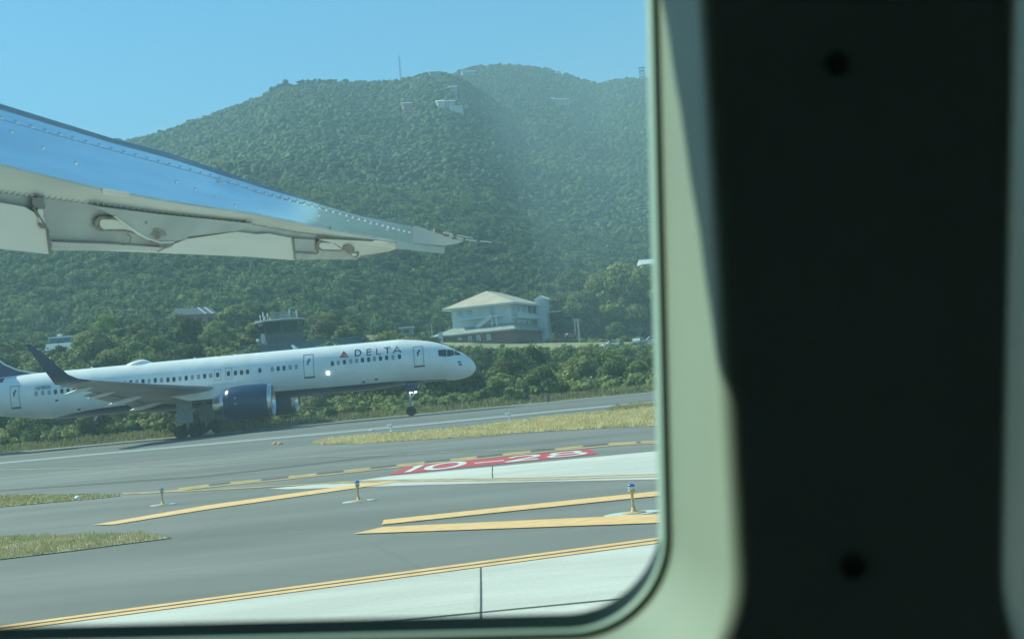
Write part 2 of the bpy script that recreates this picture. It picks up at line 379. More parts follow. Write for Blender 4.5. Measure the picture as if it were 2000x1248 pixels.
# ------------------------------------------------------------------ the airliner on the runway
M_wht = mat('white_aircraft_paint', (.83, .83, .81), .30, var=.05, scale=.9, bump=.03, bscale=3)
M_navy = mat('navy_paint', (.004, .028, .10), .3, var=.12, scale=.8)
M_silver = mat('bare_metal', (.62, .63, .64), .28, metal=1., var=.05)
M_grey = mat('grey_wing_paint', (.34, .36, .37), .45, var=.08, scale=.8)
M_dkgrey = mat('dark_grey_metal', (.12, .13, .14), .55)
M_tyre = mat('tyre_rubber', (.02, .02, .022), .8)
M_glassd = mat('cockpit_glass', (.015, .02, .025), .08, spec=.8)
M_win = mat('cabin_window_dark', (.035, .05, .065), .25)
M_shade = mat('cabin_window_shade', (.28, .33, .36), .5)
M_mark = mat('door_outline', (.20, .24, .27), .6)
M_mark2 = mat('door_marking', (.07, .09, .12), .6)
M_dred = mat('logo_red', (.50, .03, .05), .5); M_dred2 = mat('logo_dark_red', (.25, .015, .04), .5); M_pink = mat('logo_light_red', (.62, .25, .27), .5)
M_lamp = mat('landing_light', (1, .93, .82), .3, var=0, emit=9)
PY = 115.0
NX = at(930, 717, PY).x
plane = empty('jet_airliner', (NX, PY, 0), 0, 'white passenger jet with navy belly and engines, lettered DELTA, taxiing on the runway', 'airliner')
def sz(px, py, off=0):            # pixel -> (distance behind nose, height) in the plane at lateral offset
    p = at(px, py, PY-off); return NX-p.x, p.z
# cross-sections
TOP = [sz(*p) for p in [(930, 717), (927, 709), (919, 700), (908, 692.5), (897, 687.5), (884, 681), (870, 674.6), (855, 669.8), (838, 666.6), (812, 664.3), (780, 663.2)]]
BOT = [sz(*p) for p in [(930, 717), (929, 724), (922, 732), (910, 738), (895, 741.4), (870, 743.8), (845, 746), (800, 750.5)]]
ZT, ZB = 6.38, 2.42
def ftop(s):
    if s < TOP[-1][0]: return interp(s, TOP)
    t = min(1, (s-TOP[-1][0])/3); z = lerp(TOP[-1][1], ZT, t)
    if s > 36: z -= ((s-36)/11.3)**2*.9
    return z
def fbot(s):
    if s < BOT[-1][0]: return interp(s, BOT)
    t = min(1, (s-BOT[-1][0])/3); z = lerp(BOT[-1][1], ZB, t)
    if s > 33.5: z += ((s-33.5)/13.8)**1.55*2.6
    if 16 < s < 29: z -= .18*ss((s-16)/3)*ss((29-s)/3)
    return z
def fhw(s):
    w = 1.88*(1-(1-min(1, s/6.2))**2.1)**.62
    if s > 36: w *= max(.08, 1-((s-36)/11.4)**1.7*.93)
    return max(.02, w)
BD = [sz(870, 740.2, 1.5), sz(760, 745.5, 1.5), sz(645, 756, 1.5), sz(532, 764.8, 1.5)]
BND = [(2.2, 2.55)]+BD+[(24, 3.25), sz(255, 789.5, 1.5), sz(190, 798, 1.5), sz(151, 805, 1.5), sz(112, 814, 1.3), (sz(84, 823, .5)[0], 2.35), (48, 2.0)]
def fsec(s):
    zt, zb = ftop(s), fbot(s); return (zt+zb)/2, max(.01, (zt-zb)/2), fhw(s)
S = list(np.linspace(.0, 1, 9)**1.6*1.6)+list(np.linspace(1.85, 8, 22))+list(np.linspace(8.5, 33, 40))+list(np.linspace(33.5, 47.3, 24))
NL, NU = 8, 26
loops = []
for s in S:
    zc, hh, hw = fsec(s); zb = interp(s, BND); k = max(-.995, min(.9, (zb-zc)/hh)); tb = math.asin(k) if s > .8 else -1.4
    if s < 2.2: tb = -1.45
    ths = [lerp(-math.pi/2, tb, i/NL) for i in range(NL)]+[lerp(tb, math.pi/2, i/NU) for i in range(NU+1)]
    half = [(hw*math.cos(t), zc+hh*math.sin(t)) for t in ths]
    lp = [Vector((-s, -y, z)) for y, z in half]+[Vector((-s, y, z)) for y, z in half[-2:0:-1]]
    loops.append(lp)
b = MB(); b.smooth = True; n = len(loops[0]); vs = [p for l in loops for p in l]; o0 = len(vs)
for j in range(len(loops)-1):
    for i in range(n):
        pass
b.loft(loops, caps=False)
for f in range(len(b.f)):
    i = f % n; i = min(i, n-1-i) if i >= n//2 else i
    navy = i < NL and S[f//n] >= 2.0
    b.m[f] = 1 if navy else 0
b.build('fuselage', [M_wht, M_navy], plane)
def side(s, z, off=.012, sgn=-1):
    zc, hh, hw = fsec(s); k = max(-.999, min(.999, (z-zc)/hh)); th = math.asin(k)
    y = hw*math.cos(th); nrm = Vector((0, sgn*math.cos(th)/max(hw, .05), math.sin(th)/hh)).normalized()
    return Vector((-s, sgn*y, z))+nrm*off
def side_px(px, py, off=.012):
    """photo pixel -> point on the fuselage's near side"""
    d = ray(px, py); y = PY-1.8
    for _ in range(8):
        p = CP+d*(y/d.y); s = NX-p.x; zc, hh, hw = fsec(max(.01, s)); k = max(-.99, min(.99, (p.z-zc)/hh)); y = PY-hw*math.sqrt(1-k*k)
    return s, p.z
def patch(b, s0, s1, z0, z1, off=.012, nz=3, ns=1):
    gr = [[side(lerp(s0, s1, i/ns), lerp(z0, z1, j/nz), off) for i in range(ns+1)] for j in range(nz+1)]
    for j in range(nz):
        for i in range(ns): b.add([gr[j][i], gr[j][i+1], gr[j+1][i+1], gr[j+1][i]], [(0, 1, 2, 3)])
def cabin_window(px, py, m):
    s, z = side_px(px, py); b = MB(); c = []
    for k in range(14):
        a = 2*math.pi*k/14; cx = math.copysign(abs(math.cos(a))**.65, math.cos(a))*.135; cz = math.copysign(abs(math.sin(a))**.65, math.sin(a))*.20
        c.append((s+cx, z+cz))
    b.poly([side(x, y, .014) for x, y in c]); b.build('cabin_window', m, plane)
wins = []
for i, (cx, cy) in enumerate([(757, 280), (803, 274), (851, 268), (900, 262), (946, 258), (992, 253), (1040, 249), (1086, 244), (1132, 240), (1181, 235), (1230, 231), (1281, 226)]):
    wins.append((460+cx/4, 640+cy/4, i in (3, 4, 7, 10, 1)))
for i, cx in enumerate((287, 333, 379, 427, 475)): wins.append((460+cx/4, 640+(323-i*4.3)/4, i in (0, 3, 4)))
wins.append((507.5, 723.4, 0))
for i, (cx, cy) in enumerate([(20, 392), (97, 389), (175, 385), (248, 380), (322, 371), (397, 364), (472, 356), (548, 349), (622, 341), (697, 333), (780, 325), (912, 310), (998, 302), (1072, 296), (1145, 288)]):
    wins.append((300+cx/6.24, 680+cy/6.24, i in (1, 4, 6, 7, 9)))
for i in range(1, 5): wins.append((303.2-i*11.9, 742.9+i*1.1, i % 2))
for i in range(5, 10): wins.append((303.2-i*11.9, 742.9+i*1.12, i % 2))
for i, (cx, cy) in enumerate([(492, 753), (580, 743), (666, 736), (751, 729), (838, 720), (922, 714), (1007, 706), (1095, 692), (1175, 686), (1258, 678)]):
    wins.append((cx/6.933, 660+cy/6.933, i in (0, 1, 2, 8)))
for x, y, sh in wins: cabin_window(x, y, M_shade if sh else M_win)
def door(quad, name='passenger_door', handle=True, sill=True, w=.05, m=None):
    (x0, y0), (x1, y1), dw_ = quad; s1, z1 = side_px(x0, y0); s0, z0 = side_px(x1, y1)
    sc = (side_px((x0+x1)/2, (y0+y1)/2)[0]); hw_ = dw_/2
    s0, s1 = sc-hw_, sc+hw_; zlo, zhi = min(z0, z1), max(z0, z1)
    b = MB(); nz = 8
    patch(b, s0, s0+w, zlo, zhi, .013, nz); patch(b, s1-w, s1, zlo, zhi, .013, nz); patch(b, s0, s1, zhi-w, zhi, .0135, 1); patch(b, s0, s1, zlo, zlo+w, .0135, 1)
    d = b.build(name, m or M_mark, plane)
    if sill: b = MB(); patch(b, s0-.05, s1+.05, zlo-.09, zlo, .03, 1); b.build('door_sill', M_mark2, d)
    if handle:
        b = MB(); zm = lerp(zlo, zhi, .66)
        for (u, v, uu, vv, t) in ((-.10, .0, .1, .12, .05), (.0, -.02, -.1, -.28, .05), (.05, .22, .12, .12, .06)):
            for k in range(4):
                aa = lerp(u, uu, k/4); bb = lerp(v, vv, k/4); patch(b, sc-aa-t, sc-aa+t, zm+bb-.05, zm+bb+.05, .015+.0006*k, 1)
        b.build('door_handle', M_mark2, d)
    return d
door(((809, 677), (826, 714), .82)); door(((592.5, 693), (613, 735.5), .84)); door(((19, 755), (38.5, 795), .78))
for quad in (((419, 722), (431, 742.5), .55), ((440, 719), (453.5, 740), .55)): door(quad, 'overwing_exit', False, False, .035, M_shade)
# cockpit windows
ck = [[(855.5, 684), (872, 682.8), (872, 696.4), (857, 695.5)], [(873.5, 682.9), (886, 683.8), (887, 693.8), (873.5, 696.5)], [(887.6, 684.2), (897, 689.3), (901, 693.6), (888.4, 693.8)]]
for qd in ck:
    b = MB(); P4 = [side_px(*p) for p in qd]; nn = 4; gr = []
    for j in range(nn+1):
        row = []
        for i in range(nn+1):
            u, v = i/nn, j/nn
            s = lerp(lerp(P4[0][0], P4[1][0], u), lerp(P4[3][0], P4[2][0], u), v); z = lerp(lerp(P4[0][1], P4[1][1], u), lerp(P4[3][1], P4[2][1], u), v)
            row.append(side(s, z, .02))
        gr.append(row)
    for j in range(nn):
        for i in range(nn): b.add([gr[j][i], gr[j][i+1], gr[j+1][i+1], gr[j+1][i]], [(0, 1, 2, 3)])
    b.build('cockpit_window', M_glassd, plane)
    b2 = MB()
    for r_ in gr: b2.v += []
for k, (dx, w) in enumerate(((0, .1),)):
    pass
# lettering
for ch, x0, x1, y0, y1 in (('D', 693.2, 705.4, 695.6, 683.4), ('E', 716, 726, 694.2, 682.2), ('L', 734.8, 744.2, 692.8, 680.6), ('T', 750.6, 763, 691.2, 678.6), ('A', 768, 783.2, 689.2, 676.6)):
    b = MB(); sa, za = side_px(x0, y0); sb, zb_ = side_px(x1, y0); zt_ = side_px((x0+x1)/2, y1-(x1-x0)*.0)[1]
    sl = (za-zb_)
    def fn(u, v): return side(lerp(sa, sb, u), lerp((za+zb_)/2, zt_, v), .03+PZ[0]*3)
    strokes(b, ch, fn, .095, .075 if ch in 'DE' else .07); b.build('letter', M_navy, plane)
def lg(px, py, off=.03): s, z = side_px(px, py); return side(s, z, off)
for nm, m, pts in (('logo_panel', M_dred2, [(671.6, 685.4), (664.5, 695.5), (671.6, 692)]), ('logo_panel', M_dred, [(671.6, 685.4), (671.6, 692), (679.8, 694.6)]),
                   ('logo_panel', M_dred2, [(662, 699.6), (664.5, 696.8), (671.6, 693.2), (671.6, 696.6)]), ('logo_panel', M_pink, [(671.6, 693.2), (680.8, 696), (682, 697.8), (671.6, 697.6)]), ('logo_panel', M_pink, [(663.2, 699.4), (671.6, 696.6), (681, 698), (680, 698.8)])):
    b = MB(); b.poly([lg(*p) for p in pts]); b.build(nm, m, plane)
for i, ch in enumerate('N696DL'):
    b = MB(); x0 = 68.3+i*5.6; s_, z_ = side_px(x0, 761.8-i*.62)
    strokes(b, ch, lambda u, v: side(s_-.17*u, z_+.27*v, .02), .14, .09); b.build('registration_letter', M_navy, plane)
s0, z0 = side_px(118, 757); s1, z1 = side_px(138, 747)
fl = MB(); patch(fl, s0, s1, z0-.02, z0+.50, .02, 3); f_ = fl.build('flag_panel', mat('flag_pale', (.50, .46, .46), .6, var=.1), plane)
fl = MB(); patch(fl, s1, s1+.38, z0+.24, z0+.50, .03, 2); fl.build('flag_canton', M_navy, f_)
fl = MB(); [patch(fl, s1, s0, z0+.03+k*.09, z0+.065+k*.09, .026, 1) for k in range(2)]; fl.build('flag_stripe', M_pink, f_)
# radome, antennas, small marks
s0 = sz(273, 712)[0]; b = MB(); b.smooth = True
lps = []
for i in range(13):
    t = i/12; w = math.sin(math.pi*t)**.6 if 0 < t < 1 else .01; x = s0-1.15+2.5*t; h_ = .50*(math.sin(math.pi*min(1, t*1.25+.02) if t < .4 else math.pi*(.5+.5*(t-.4)/.6)))
    lps.append([Vector((-x, .62*w*math.cos(a), ftop(x)-.12+max(.02, h_)*math.sin(a)*.9)) for a in [math.pi*k/12 for k in range(13)]])
b.loft(lps, closed=False); b.build('satellite_radome', M_wht, plane)
def blade(px, h, lean=.2, c=.45):
    s = sz(px, 680)[0]; z = ftop(s)-.03; b = MB(); t = .03
    a = [Vector((-s, -t, z)), Vector((-s-c, -t, z)), Vector((-s-c-lean, -t*.5, z+h)), Vector((-s-c*.55-lean, -t*.5, z+h))]
    b.prism(a, [Vector((p.x, -p.y, p.z)) for p in a]); b.build('blade_antenna', M_wht, plane)
blade(584, .42); blade(659, .14, .05, .25); blade(384, .14, .05, .3); blade(463, .12, .05, .3); blade(182, .15, .05, .3)
for px, py in ((710, 746), (735, 740.5), (897, 707), (899, 712), (111, 782), (154.5, 799.5)):
    s, z = side_px(px, py); b = MB(); patch(b, s-.13, s+.13, z-.07, z+.07, .014, 1); b.build('service_port', M_mark2, plane)
s, z = side_px(640.5, 728.3); b = MB(); b.smooth = True; p = side(s, z, .0); b.lathe(p, (0, -1, 0), [(0, .10), (.05, .10), (.08, .07), (.10, .02)], 16); b.build('fuselage_light', M_lamp, plane)
b = MB(); p = Vector((-sz(183, 822)[0], -.1, 2.05)); b.prism([p+Vector((0, 0, 0)), p+Vector((.2, 0, .36)), p+Vector((.42, 0, .36)), p+Vector((.16, 0, 0))], [p+Vector((0, .05, 0)), p+Vector((.2, .05, .36)), p+Vector((.42, .05, .36)), p+Vector((.16, .05, 0))])
b.build('drain_mast', M_wht, plane)
# wings
def airfoil(off, sl, zl_, st, zt_, th, sgn, n=9):
    up, dn = [], []
    for i in range(n+1):
        t = i/n; t2 = t*t*(3-2*t)*.5+t*.5; k = th*2.2*(math.sqrt(max(0, t2))*(1-t2)**1.05)*.95
        s = lerp(sl, st, t2); z = lerp(zl_, zt_, t2); up.append(Vector((-s, sgn*off, z+k*.55))); dn.append(Vector((-s, sgn*off, z-k*.45)))
    return dn+up[-2:0:-1] if False else dn[::-1]+up[1:]
WS = [(1.2, 17.0, 3.25, 26.9, 2.9, 1.15), (3.5, 18.4, 3.42, 27.0, 3.05, .95), (6.5, 20.3, 3.72, 27.0, 3.42, .72), (12, 23.9, 4.33, 28.3, 4.15, .42), (17.0, 27.0, 4.92, 29.5, 4.85, .24)]
WL = [(17.0, 27.0, 4.92, 29.5, 4.85, .24), (17.7, 27.6, 5.06, 29.4, 5.0, .2), (18.3, 28.15, 5.42, 29.42, 5.33, .15), (18.75, 28.75, 6.12, 29.75, 6.05, .11), (19.1, 29.5, 7.0, 30.2, 6.95, .08), (19.35, 30.25, 7.68, 30.62, 7.72, .05)]
for sgn in (-1, 1):
    b = MB(); b.smooth = True; b.loft([airfoil(*w, sgn) for w in WS]); wing = b.build('wing', M_grey, plane)
    b = MB(); b.smooth = True; L_ = []
    for off, sl, zl_, st, zt_, th in WL:
        dz_ = -.34*max(0, zl_-5) if sgn > 0 else 0; zl_ += dz_; zt_ += dz_
        up = off > 17.9
        a = airfoil(off, sl, zl_, st, zt_, th, sgn)
        if up:   # thickness turns sideways as the tip bends upward
            zc = (zl_+zt_)/2; a = [Vector((p.x, sgn*(off+(p.z-zc)*-.9), zl_+(zt_-zl_)*((-p.x-sl)/(st-sl)))) for p in a]
        L_.append(a)
    b.loft(L_, caps=True); b.build('winglet', M_navy, wing)
    # flap panels, drooping behind the wing
    for o0, o1 in ((2.2, 6.1), (6.9, 12.2)):
        b = MB()
        def tr(o): s_ = interp(o, [(w[0], w[3]) for w in WS]); z_ = interp(o, [(w[0], w[4]) for w in WS]); return s_, z_
        (sa, za), (sb, zb_) = tr(o0), tr(o1)
        a = [Vector((-sa+.25, sgn*o0, za+.06)), Vector((-sa-.75, sgn*o0, za-.30)), Vector((-sa-.7, sgn*o0, za-.36)), Vector((-sa+.3, sgn*o0, za-.12))]
        c = [Vector((-sb+.25, sgn*o1, zb_+.05)), Vector((-sb-.6, sgn*o1, zb_-.2)), Vector((-sb-.55, sgn*o1, zb_-.25)), Vector((-sb+.3, sgn*o1, zb_-.08))]
        b.prism(a, c); b.build('flap', M_grey, wing)
    for off in (3.6, 8.2, 11.6, 14.6):
        s_ = interp(off, [(w[0], w[3]) for w in WS]); z_ = interp(off, [(w[0], w[4]) for w in WS]); L0 = 2.6 if off < 10 else 2.0; r = .2 if off < 10 else .15
        b = MB(); b.smooth = True
        b.lathe((-s_+L0*.72, sgn*off, z_-.02), (-1, 0, -.17), [(0, .02), (L0*.15, r*.7), (L0*.45, r), (L0*.7, r*.95), (L0*.95, r*.55), (L0*1.08, .03)], 12)
        b.build('flap_track_fairing', M_wht, wing)
    # engine
    ec = Vector((-15.95, sgn*6.5, 2.36)); M_fan = M_dkgrey
    prof = [(0, 1.10), (.10, 1.24), (.45, 1.33), (1.1, 1.37), (2.2, 1.36), (3.2, 1.27), (3.72, 1.17)]
    b = MB(); b.smooth = True; b.lathe(ec+Vector((-.30, 0, 0)), (-1, 0, 0), [(0, 1.30), (.3, 1.35), (.8, 1.385), (1.9, 1.375), (2.9, 1.29), (3.42, 1.18), (3.42, 1.08)], 36, caps=False)
    eng = b.build('engine', M_navy, plane)
    b = MB(); b.smooth = True; b.lathe(ec, (-1, 0, 0), [(.9, 1.02), (.3, 1.07), (.08, 1.11), (.0, 1.17), (.04, 1.24), (.16, 1.28), (.31, 1.305)], 36, caps=False); b.build('intake_lip', M_silver, eng)
    b = MB(); b.smooth = True; b.lathe(ec, (-1, 0, 0), [(.9, 1.03), (.88, .4), (.5, .05)], 30); b.build('fan', M_fan, eng)
    b = MB(); b.smooth = True; b.lathe(ec+Vector((-3.5, 0, 0)), (-1, 0, 0), [(0, .98), (.5, .86), (1.15, .62), (1.18, .5), (.9, .4)], 28); b.build('exhaust_nozzle', M_silver, eng)
    b = MB()
    pyl = lambda y: [Vector((-16.9, y, 3.72)), Vector((-18.2, y, 4.02)), Vector((-20.4, y, 4.05)), Vector((-24.5, y, 3.55)), Vector((-22.5, y, 2.9)), Vector((-19.6, y, 2.9)), Vector((-17.4, y, 3.55))]
    b.prism(pyl(sgn*6.5-.17), pyl(sgn*6.5+.17)); b.build('engine_pylon', M_wht, eng)
    if sgn < 0:
        for dz in (.42, -.02):
            b = MB(); b.lathe(ec+Vector((-2.75, -1.33 if dz < .2 else -1.27, dz)), (0, -1, 0), [(0, .1), (.03, .1)], 12); b.build('engine_marking', M_shade, eng)
    # main gear
    gx, gy = -23.35, sgn*3.66
    b = MB(); b.tube((gx, gy, .55), (gx+.05, gy, 3.3), .15, .19, 12); b.tube((gx+.1, gy, 1.5), (gx+1.5, gy*.75, 2.9), .08, .08); b.tube((gx-.62, gy, .52), (gx+.62, gy, .52), .12)
    b.tube((gx-.1, gy, 1.2), (gx-.9, gy, 2.9), .06)
    for ax in (-.57, .57): b.tube((gx+ax, gy-.55, .51), (gx+ax, gy+.55, .51), .08)
    gear = b.build('main_landing_gear', M_shade, plane)
    for ax in (-.57, .57):
        for ay in (-.43, .43):
            b = MB(); b.smooth = True; b.lathe((gx+ax, gy+ay-.18, .51), (0, 1, 0), [(0, .30), (0, .42), (.05, .49), (.12, .51), (.24, .51), (.31, .49), (.36, .42), (.36, .30)], 26); w_ = b.build('wheel', M_tyre, gear)
            b = MB(); b.lathe((gx+ax, gy+ay-.165, .51), (0, 1, 0), [(0, .12), (.03, .27), (.30, .27), (.33, .12)], 18); b.build('wheel_hub', M_dkgrey, w_)
    b = MB(); b.box((gx-.05, gy+sgn*.62, 2.05), (1.25, .06, 1.75)); b.build('gear_door', M_shade, gear)
    b = MB(); b.box((gx+1.25, gy-sgn*1.5, 2.0), (1.3, .06, 1.1), M=Matrix.Rotation(.3*sgn, 3, 'X')); b.build('inner_gear_door', M_grey, gear)
# nose gear
gx = -sz(803, 800)[0]
b = MB(); b.tube((gx, 0, .4), (gx-.02, 0, 2.7), .09, .12, 12); b.tube((gx, 0, 1.3), (gx+.95, 0, 2.6), .05); b.tube((gx, -.3, .4), (gx, .3, .4), .06)
b.tube((gx+.05, 0, .62), (gx+.28, 0, .95), .03); b.tube((gx+.28, 0, .95), (gx+.05, 0, 1.25), .03)
ng = b.build('nose_landing_gear', M_shade, plane)
for ay in (-.2, .2):
    b = MB(); b.smooth = True; b.lathe((gx, ay-.11, .405), (0, 1, 0), [(0, .2), (0, .33), (.03, .385), (.08, .405), (.14, .405), (.19, .385), (.22, .33), (.22, .2)], 24); w_ = b.build('wheel', M_tyre, ng)
    b = MB(); b.lathe((gx, ay-.1, .405), (0, 1, 0), [(0, .1), (.02, .2), (.18, .2), (.2, .1)], 16); b.build('wheel_hub', M_dkgrey, w_)
for k, ay in enumerate((-.28, .28)):
    b = MB(); b.box((gx+.25, ay*1.5, 2.27), (.95, .04, .62)); b.build('gear_door', M_navy, ng)
for k, dx in enumerate((.12, .50)):
    b = MB(); b.smooth = True; q_ = Vector((gx+dx, -.2, 2.02)); b.lathe(q_, (.1, -1, 0), [(0, .13), (.04, .14), (.09, .09), (.11, .02)], 14); b.build('taxi_light', M_lamp, ng)
    b = MB(); b.tube(q_+Vector((0, 0, 0)), (gx, 0, 1.95), .03); b.build('lamp_bracket', M_grey, ng)
# tail
b = MB(); fin = [(36.3, 6.3), (37.7, 6.72), (38.8, 7.3), (39.6, 8.05), (44.2, 13.2), (45.0, 13.7), (48.2, 13.7), (46.9, 6.0), (40, 5.9)]
fr = lambda y, k: [Vector((-s, y*(1-.6*(z-6)/8), z)) for s, z in fin]
b.prism(fr(-.22, 1), fr(.22, 1)); fn_ = b.build('tail_fin', M_navy, plane)
b = MB(); edge = [(35.9, 6.36), (37.7, 6.82), (38.8, 7.42), (39.55, 8.15), (44.2, 13.35), (44.2, 13.1), (39.7, 7.85), (38.9, 7.15), (37.7, 6.6), (36.1, 6.2)]
b.prism([Vector((-s, -.10, z)) for s, z in edge], [Vector((-s, .10, z)) for s, z in edge]); b.build('fin_leading_edge', M_silver, fn_)
b = MB(); patch(b, 38.6, 46.8, 5.85, 6.2, .015, 3, 10); b.build('fin_root_paint', M_navy, fn_)
for sgn in (-1, 1):
    b = MB(); b.smooth = True; b.loft([airfoil(.6, 41.2, 5.0, 45.8, 5.0, .4, sgn), airfoil(7.6, 45.2, 5.7, 47.0, 5.7, .15, sgn)], caps=True); b.build('tailplane', M_wht, plane)
# ------------------------------------------------------------------ vegetation
M_forest = leafmat('hill_foliage', (.028, .055, .016), (.068, .118, .032), (.15, .20, .055), .02, 0)
M_foot = leafmat('foothill_foliage', (.035, .07, .02), (.10, .16, .042), (.24, .28, .085), .05, 0)
M_leafA = leafmat('shrub_foliage', (.032, .062, .017), (.15, .185, .05), (.37, .37, .13), .45, .35)
M_leafB = leafmat('dark_foliage', (.024, .05, .018), (.085, .13, .04), (.24, .27, .08), .35, .3)
M_leafY = leafmat('yellow_green_foliage', (.11, .16, .02), (.28, .35, .045), (.46, .50, .10), .5, .15)
M_leafS = leafmat('lime_shrub_foliage', (.045, .085, .018), (.15, .20, .04), (.34, .38, .09), .5, .15)
M_leafD = leafmat('dry_foliage', (.15, .17, .07), (.26, .26, .12), (.40, .36, .20), .5, .2)
M_bark = mat('bark', (.10, .08, .06), .9, var=.2)
def leaf_cloud(centres, radii, n, size, rng, flat=.75):
    """leaf-sized quads scattered through the outer part of overlapping clumps; returns V, F, tone"""
    k = rng.integers(0, len(centres), n); c = centres[k]; r = radii[k][:, None]
    d = rng.normal(size=(n, 3)); d /= np.linalg.norm(d, axis=1)[:, None]
    d[:, 2] = np.where(d[:, 2] < -.35, -d[:, 2], d[:, 2])
    rr = rng.uniform(.80, 1.10, (n, 1)); p = c+d*r*rr*np.array([1, 1, flat])
    nr = d+rng.normal(size=(n, 3))*.45; nr /= np.linalg.norm(nr, axis=1)[:, None]
    t = np.cross(nr, rng.normal(size=(n, 3))); t /= np.linalg.norm(t, axis=1)[:, None]; u = np.cross(nr, t)
    s = size*rng.uniform(.6, 1.35, (n, 1)); w = s*rng.uniform(.45, .8, (n, 1))
    V = np.stack([p-t*s, p-u*w+nr*s*.15, p+t*s, p+u*w+nr*s*.15], 1).reshape(-1, 3)
    Fq = np.arange(n*4).reshape(n, 4)
    tone = np.repeat(np.clip(.5+.20*rng.normal(size=n)+.42*(k % 5-2)/4+.18*d[:, 2], 0, 1), 4)  # upper leaves lighter: sunlit clump tops put into the leaf tone
    return V, Fq, tone
def cores(c, r, flat, rng):
    """rough inner lumps (quads) that leaves sit on"""
    VV, FF, TT = [], [], []; o = 0; nu, nv = 8, 5
    for k in range(len(c)):
        g_ = []
        for j in range(nv+1):
            ph = math.pi*j/nv
            for i in range(nu):
                th = 2*math.pi*i/nu; d = np.array([math.sin(ph)*math.cos(th), math.sin(ph)*math.sin(th), math.cos(ph)*flat]); g_.append(c[k]+d*r[k]*rng.uniform(.8, 1.08))
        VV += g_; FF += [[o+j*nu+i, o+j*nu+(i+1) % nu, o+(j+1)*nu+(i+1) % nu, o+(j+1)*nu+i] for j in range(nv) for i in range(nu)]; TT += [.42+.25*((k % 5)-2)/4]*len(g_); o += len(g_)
    return np.array(VV), np.array(FF), np.array(TT)
def crown_mesh(name, m, R, H, seed, n, size, lumps=14, flat=.75, base=.25):
    rng = np.random.default_rng(seed); a = rng.uniform(0, 2*np.pi, lumps); q = rng.uniform(0, 1, lumps)**.5
    z = rng.uniform(0, 1, lumps); env = np.sqrt(np.clip(1-(z*.95)**2, .1, 1))
    c = np.stack([np.cos(a)*q*R*.68*env, np.sin(a)*q*R*.68*env, H*(base+(.86-base)*z)], 1); r = rng.uniform(.28, .5, lumps)*min(R, H*.8)
    V, Fq, t = leaf_cloud(c, r, n, size, rng, flat); V[:, 2] = np.maximum(V[:, 2], .02)
    Vc, Fc_, tc_ = cores(c, r*.86, flat, rng)
    V = np.concatenate([V, Vc]); t = np.concatenate([t, tc_]); Fq = np.concatenate([Fq, Fc_+len(V)-len(Vc)])
    V[:, 2] = np.maximum(V[:, 2], .02)
    return np_mesh(name, V, Fq, m, t), c, r
# --- the wooded mountainside: one mass
def ico(sub):
    bm = bmesh.new(); bmesh.ops.create_icosphere(bm, subdivisions=sub, radius=1); v = np.array([x.co[:] for x in bm.verts]); f = np.array([[q.index for q in x.verts] for x in bm.faces]); bm.free(); return v, f
iv, jf = ico(2)
def aRange(n, y0, y1, rng):
    a = rng.uniform(ae(-160, 700)[0], ae(1420, 700)[0]+.02, n); Y = np.sqrt(rng.uniform(y0*y0, y1*y1, n)); return a, Y
def forest(n, y0, y1, seed, near):
    rng = np.random.default_rng(seed); a, Y = aRange(n, y0, y1, rng); VV, FF, TT = [], [], []; o = 0
    tv = []
    for k in range(10):
        if near:
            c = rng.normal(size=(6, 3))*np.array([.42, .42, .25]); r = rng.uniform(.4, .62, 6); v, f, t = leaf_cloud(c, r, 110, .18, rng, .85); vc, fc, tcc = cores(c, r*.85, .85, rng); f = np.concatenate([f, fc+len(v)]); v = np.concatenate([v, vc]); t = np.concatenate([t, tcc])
            tv.append((v, f, t))
        else:
            d = 1+.28*rng.normal(size=(len(iv), 1)).clip(-1.4, 1.4); tv.append((iv*d, jf, np.full(len(iv), .5)+.1*rng.normal(size=len(iv))))
    for i in range(n):
        X = a[i]*Y[i]; z = T(X, Y[i])
        if near and (Y[i] < lipY(a[i])+(70 if a[i] > .02 else 38) or any(abs(X-bx) < bw and abs(Y[i]-by) < bd for bx, by, bw, bd in KEEP)): continue
        if not near and any(abs(X-hx) < hw and -16 < Y[i]-hy < 9 for hx, hy, hw in HP): continue
        if Y[i] > 1215 and a[i] < ae(880, 300)[0]: continue
        h = rng.uniform(2.4, 4.6); rx = rng.uniform(1.2, 2.5)*(1 if Y[i] > 640 else 1.2)*(1.35 if rng.random() < .1 else 1)
        if rng.random() < .06: h *= 1.35; rx *= 1.1
        v, f, t = tv[rng.integers(10)]; ca, sa = np.cos(i*1.7), np.sin(i*1.7)
        w = np.stack([(v[:, 0]*ca-v[:, 1]*sa)*rx, (v[:, 0]*sa+v[:, 1]*ca)*rx, v[:, 2]*h*(.62 if near else .38)], 1)+np.array([X, Y[i], z+h*.55])
        nn = noise.noise(Vector((X*.012, Y[i]*.009, 5)))*.35
        VV.append(w); FF.append(f+o); TT.append(np.clip(t+rng.normal()*.30+nn, 0, 1)); o += len(v)
    return np_mesh('hill_forest', np.concatenate(VV), np.concatenate(FF), M_foot if near else M_forest, np.concatenate(TT), smooth=not near)
def on_hill(px, py):
    """march the pixel ray to the terrain"""
    d = ray(px, py); Y = 360
    while Y < 1900:
        p = CP+d*(Y/d.y)
        if p.z < T(p.x, p.y)+1.5: return Y
        Y += 4
    return None
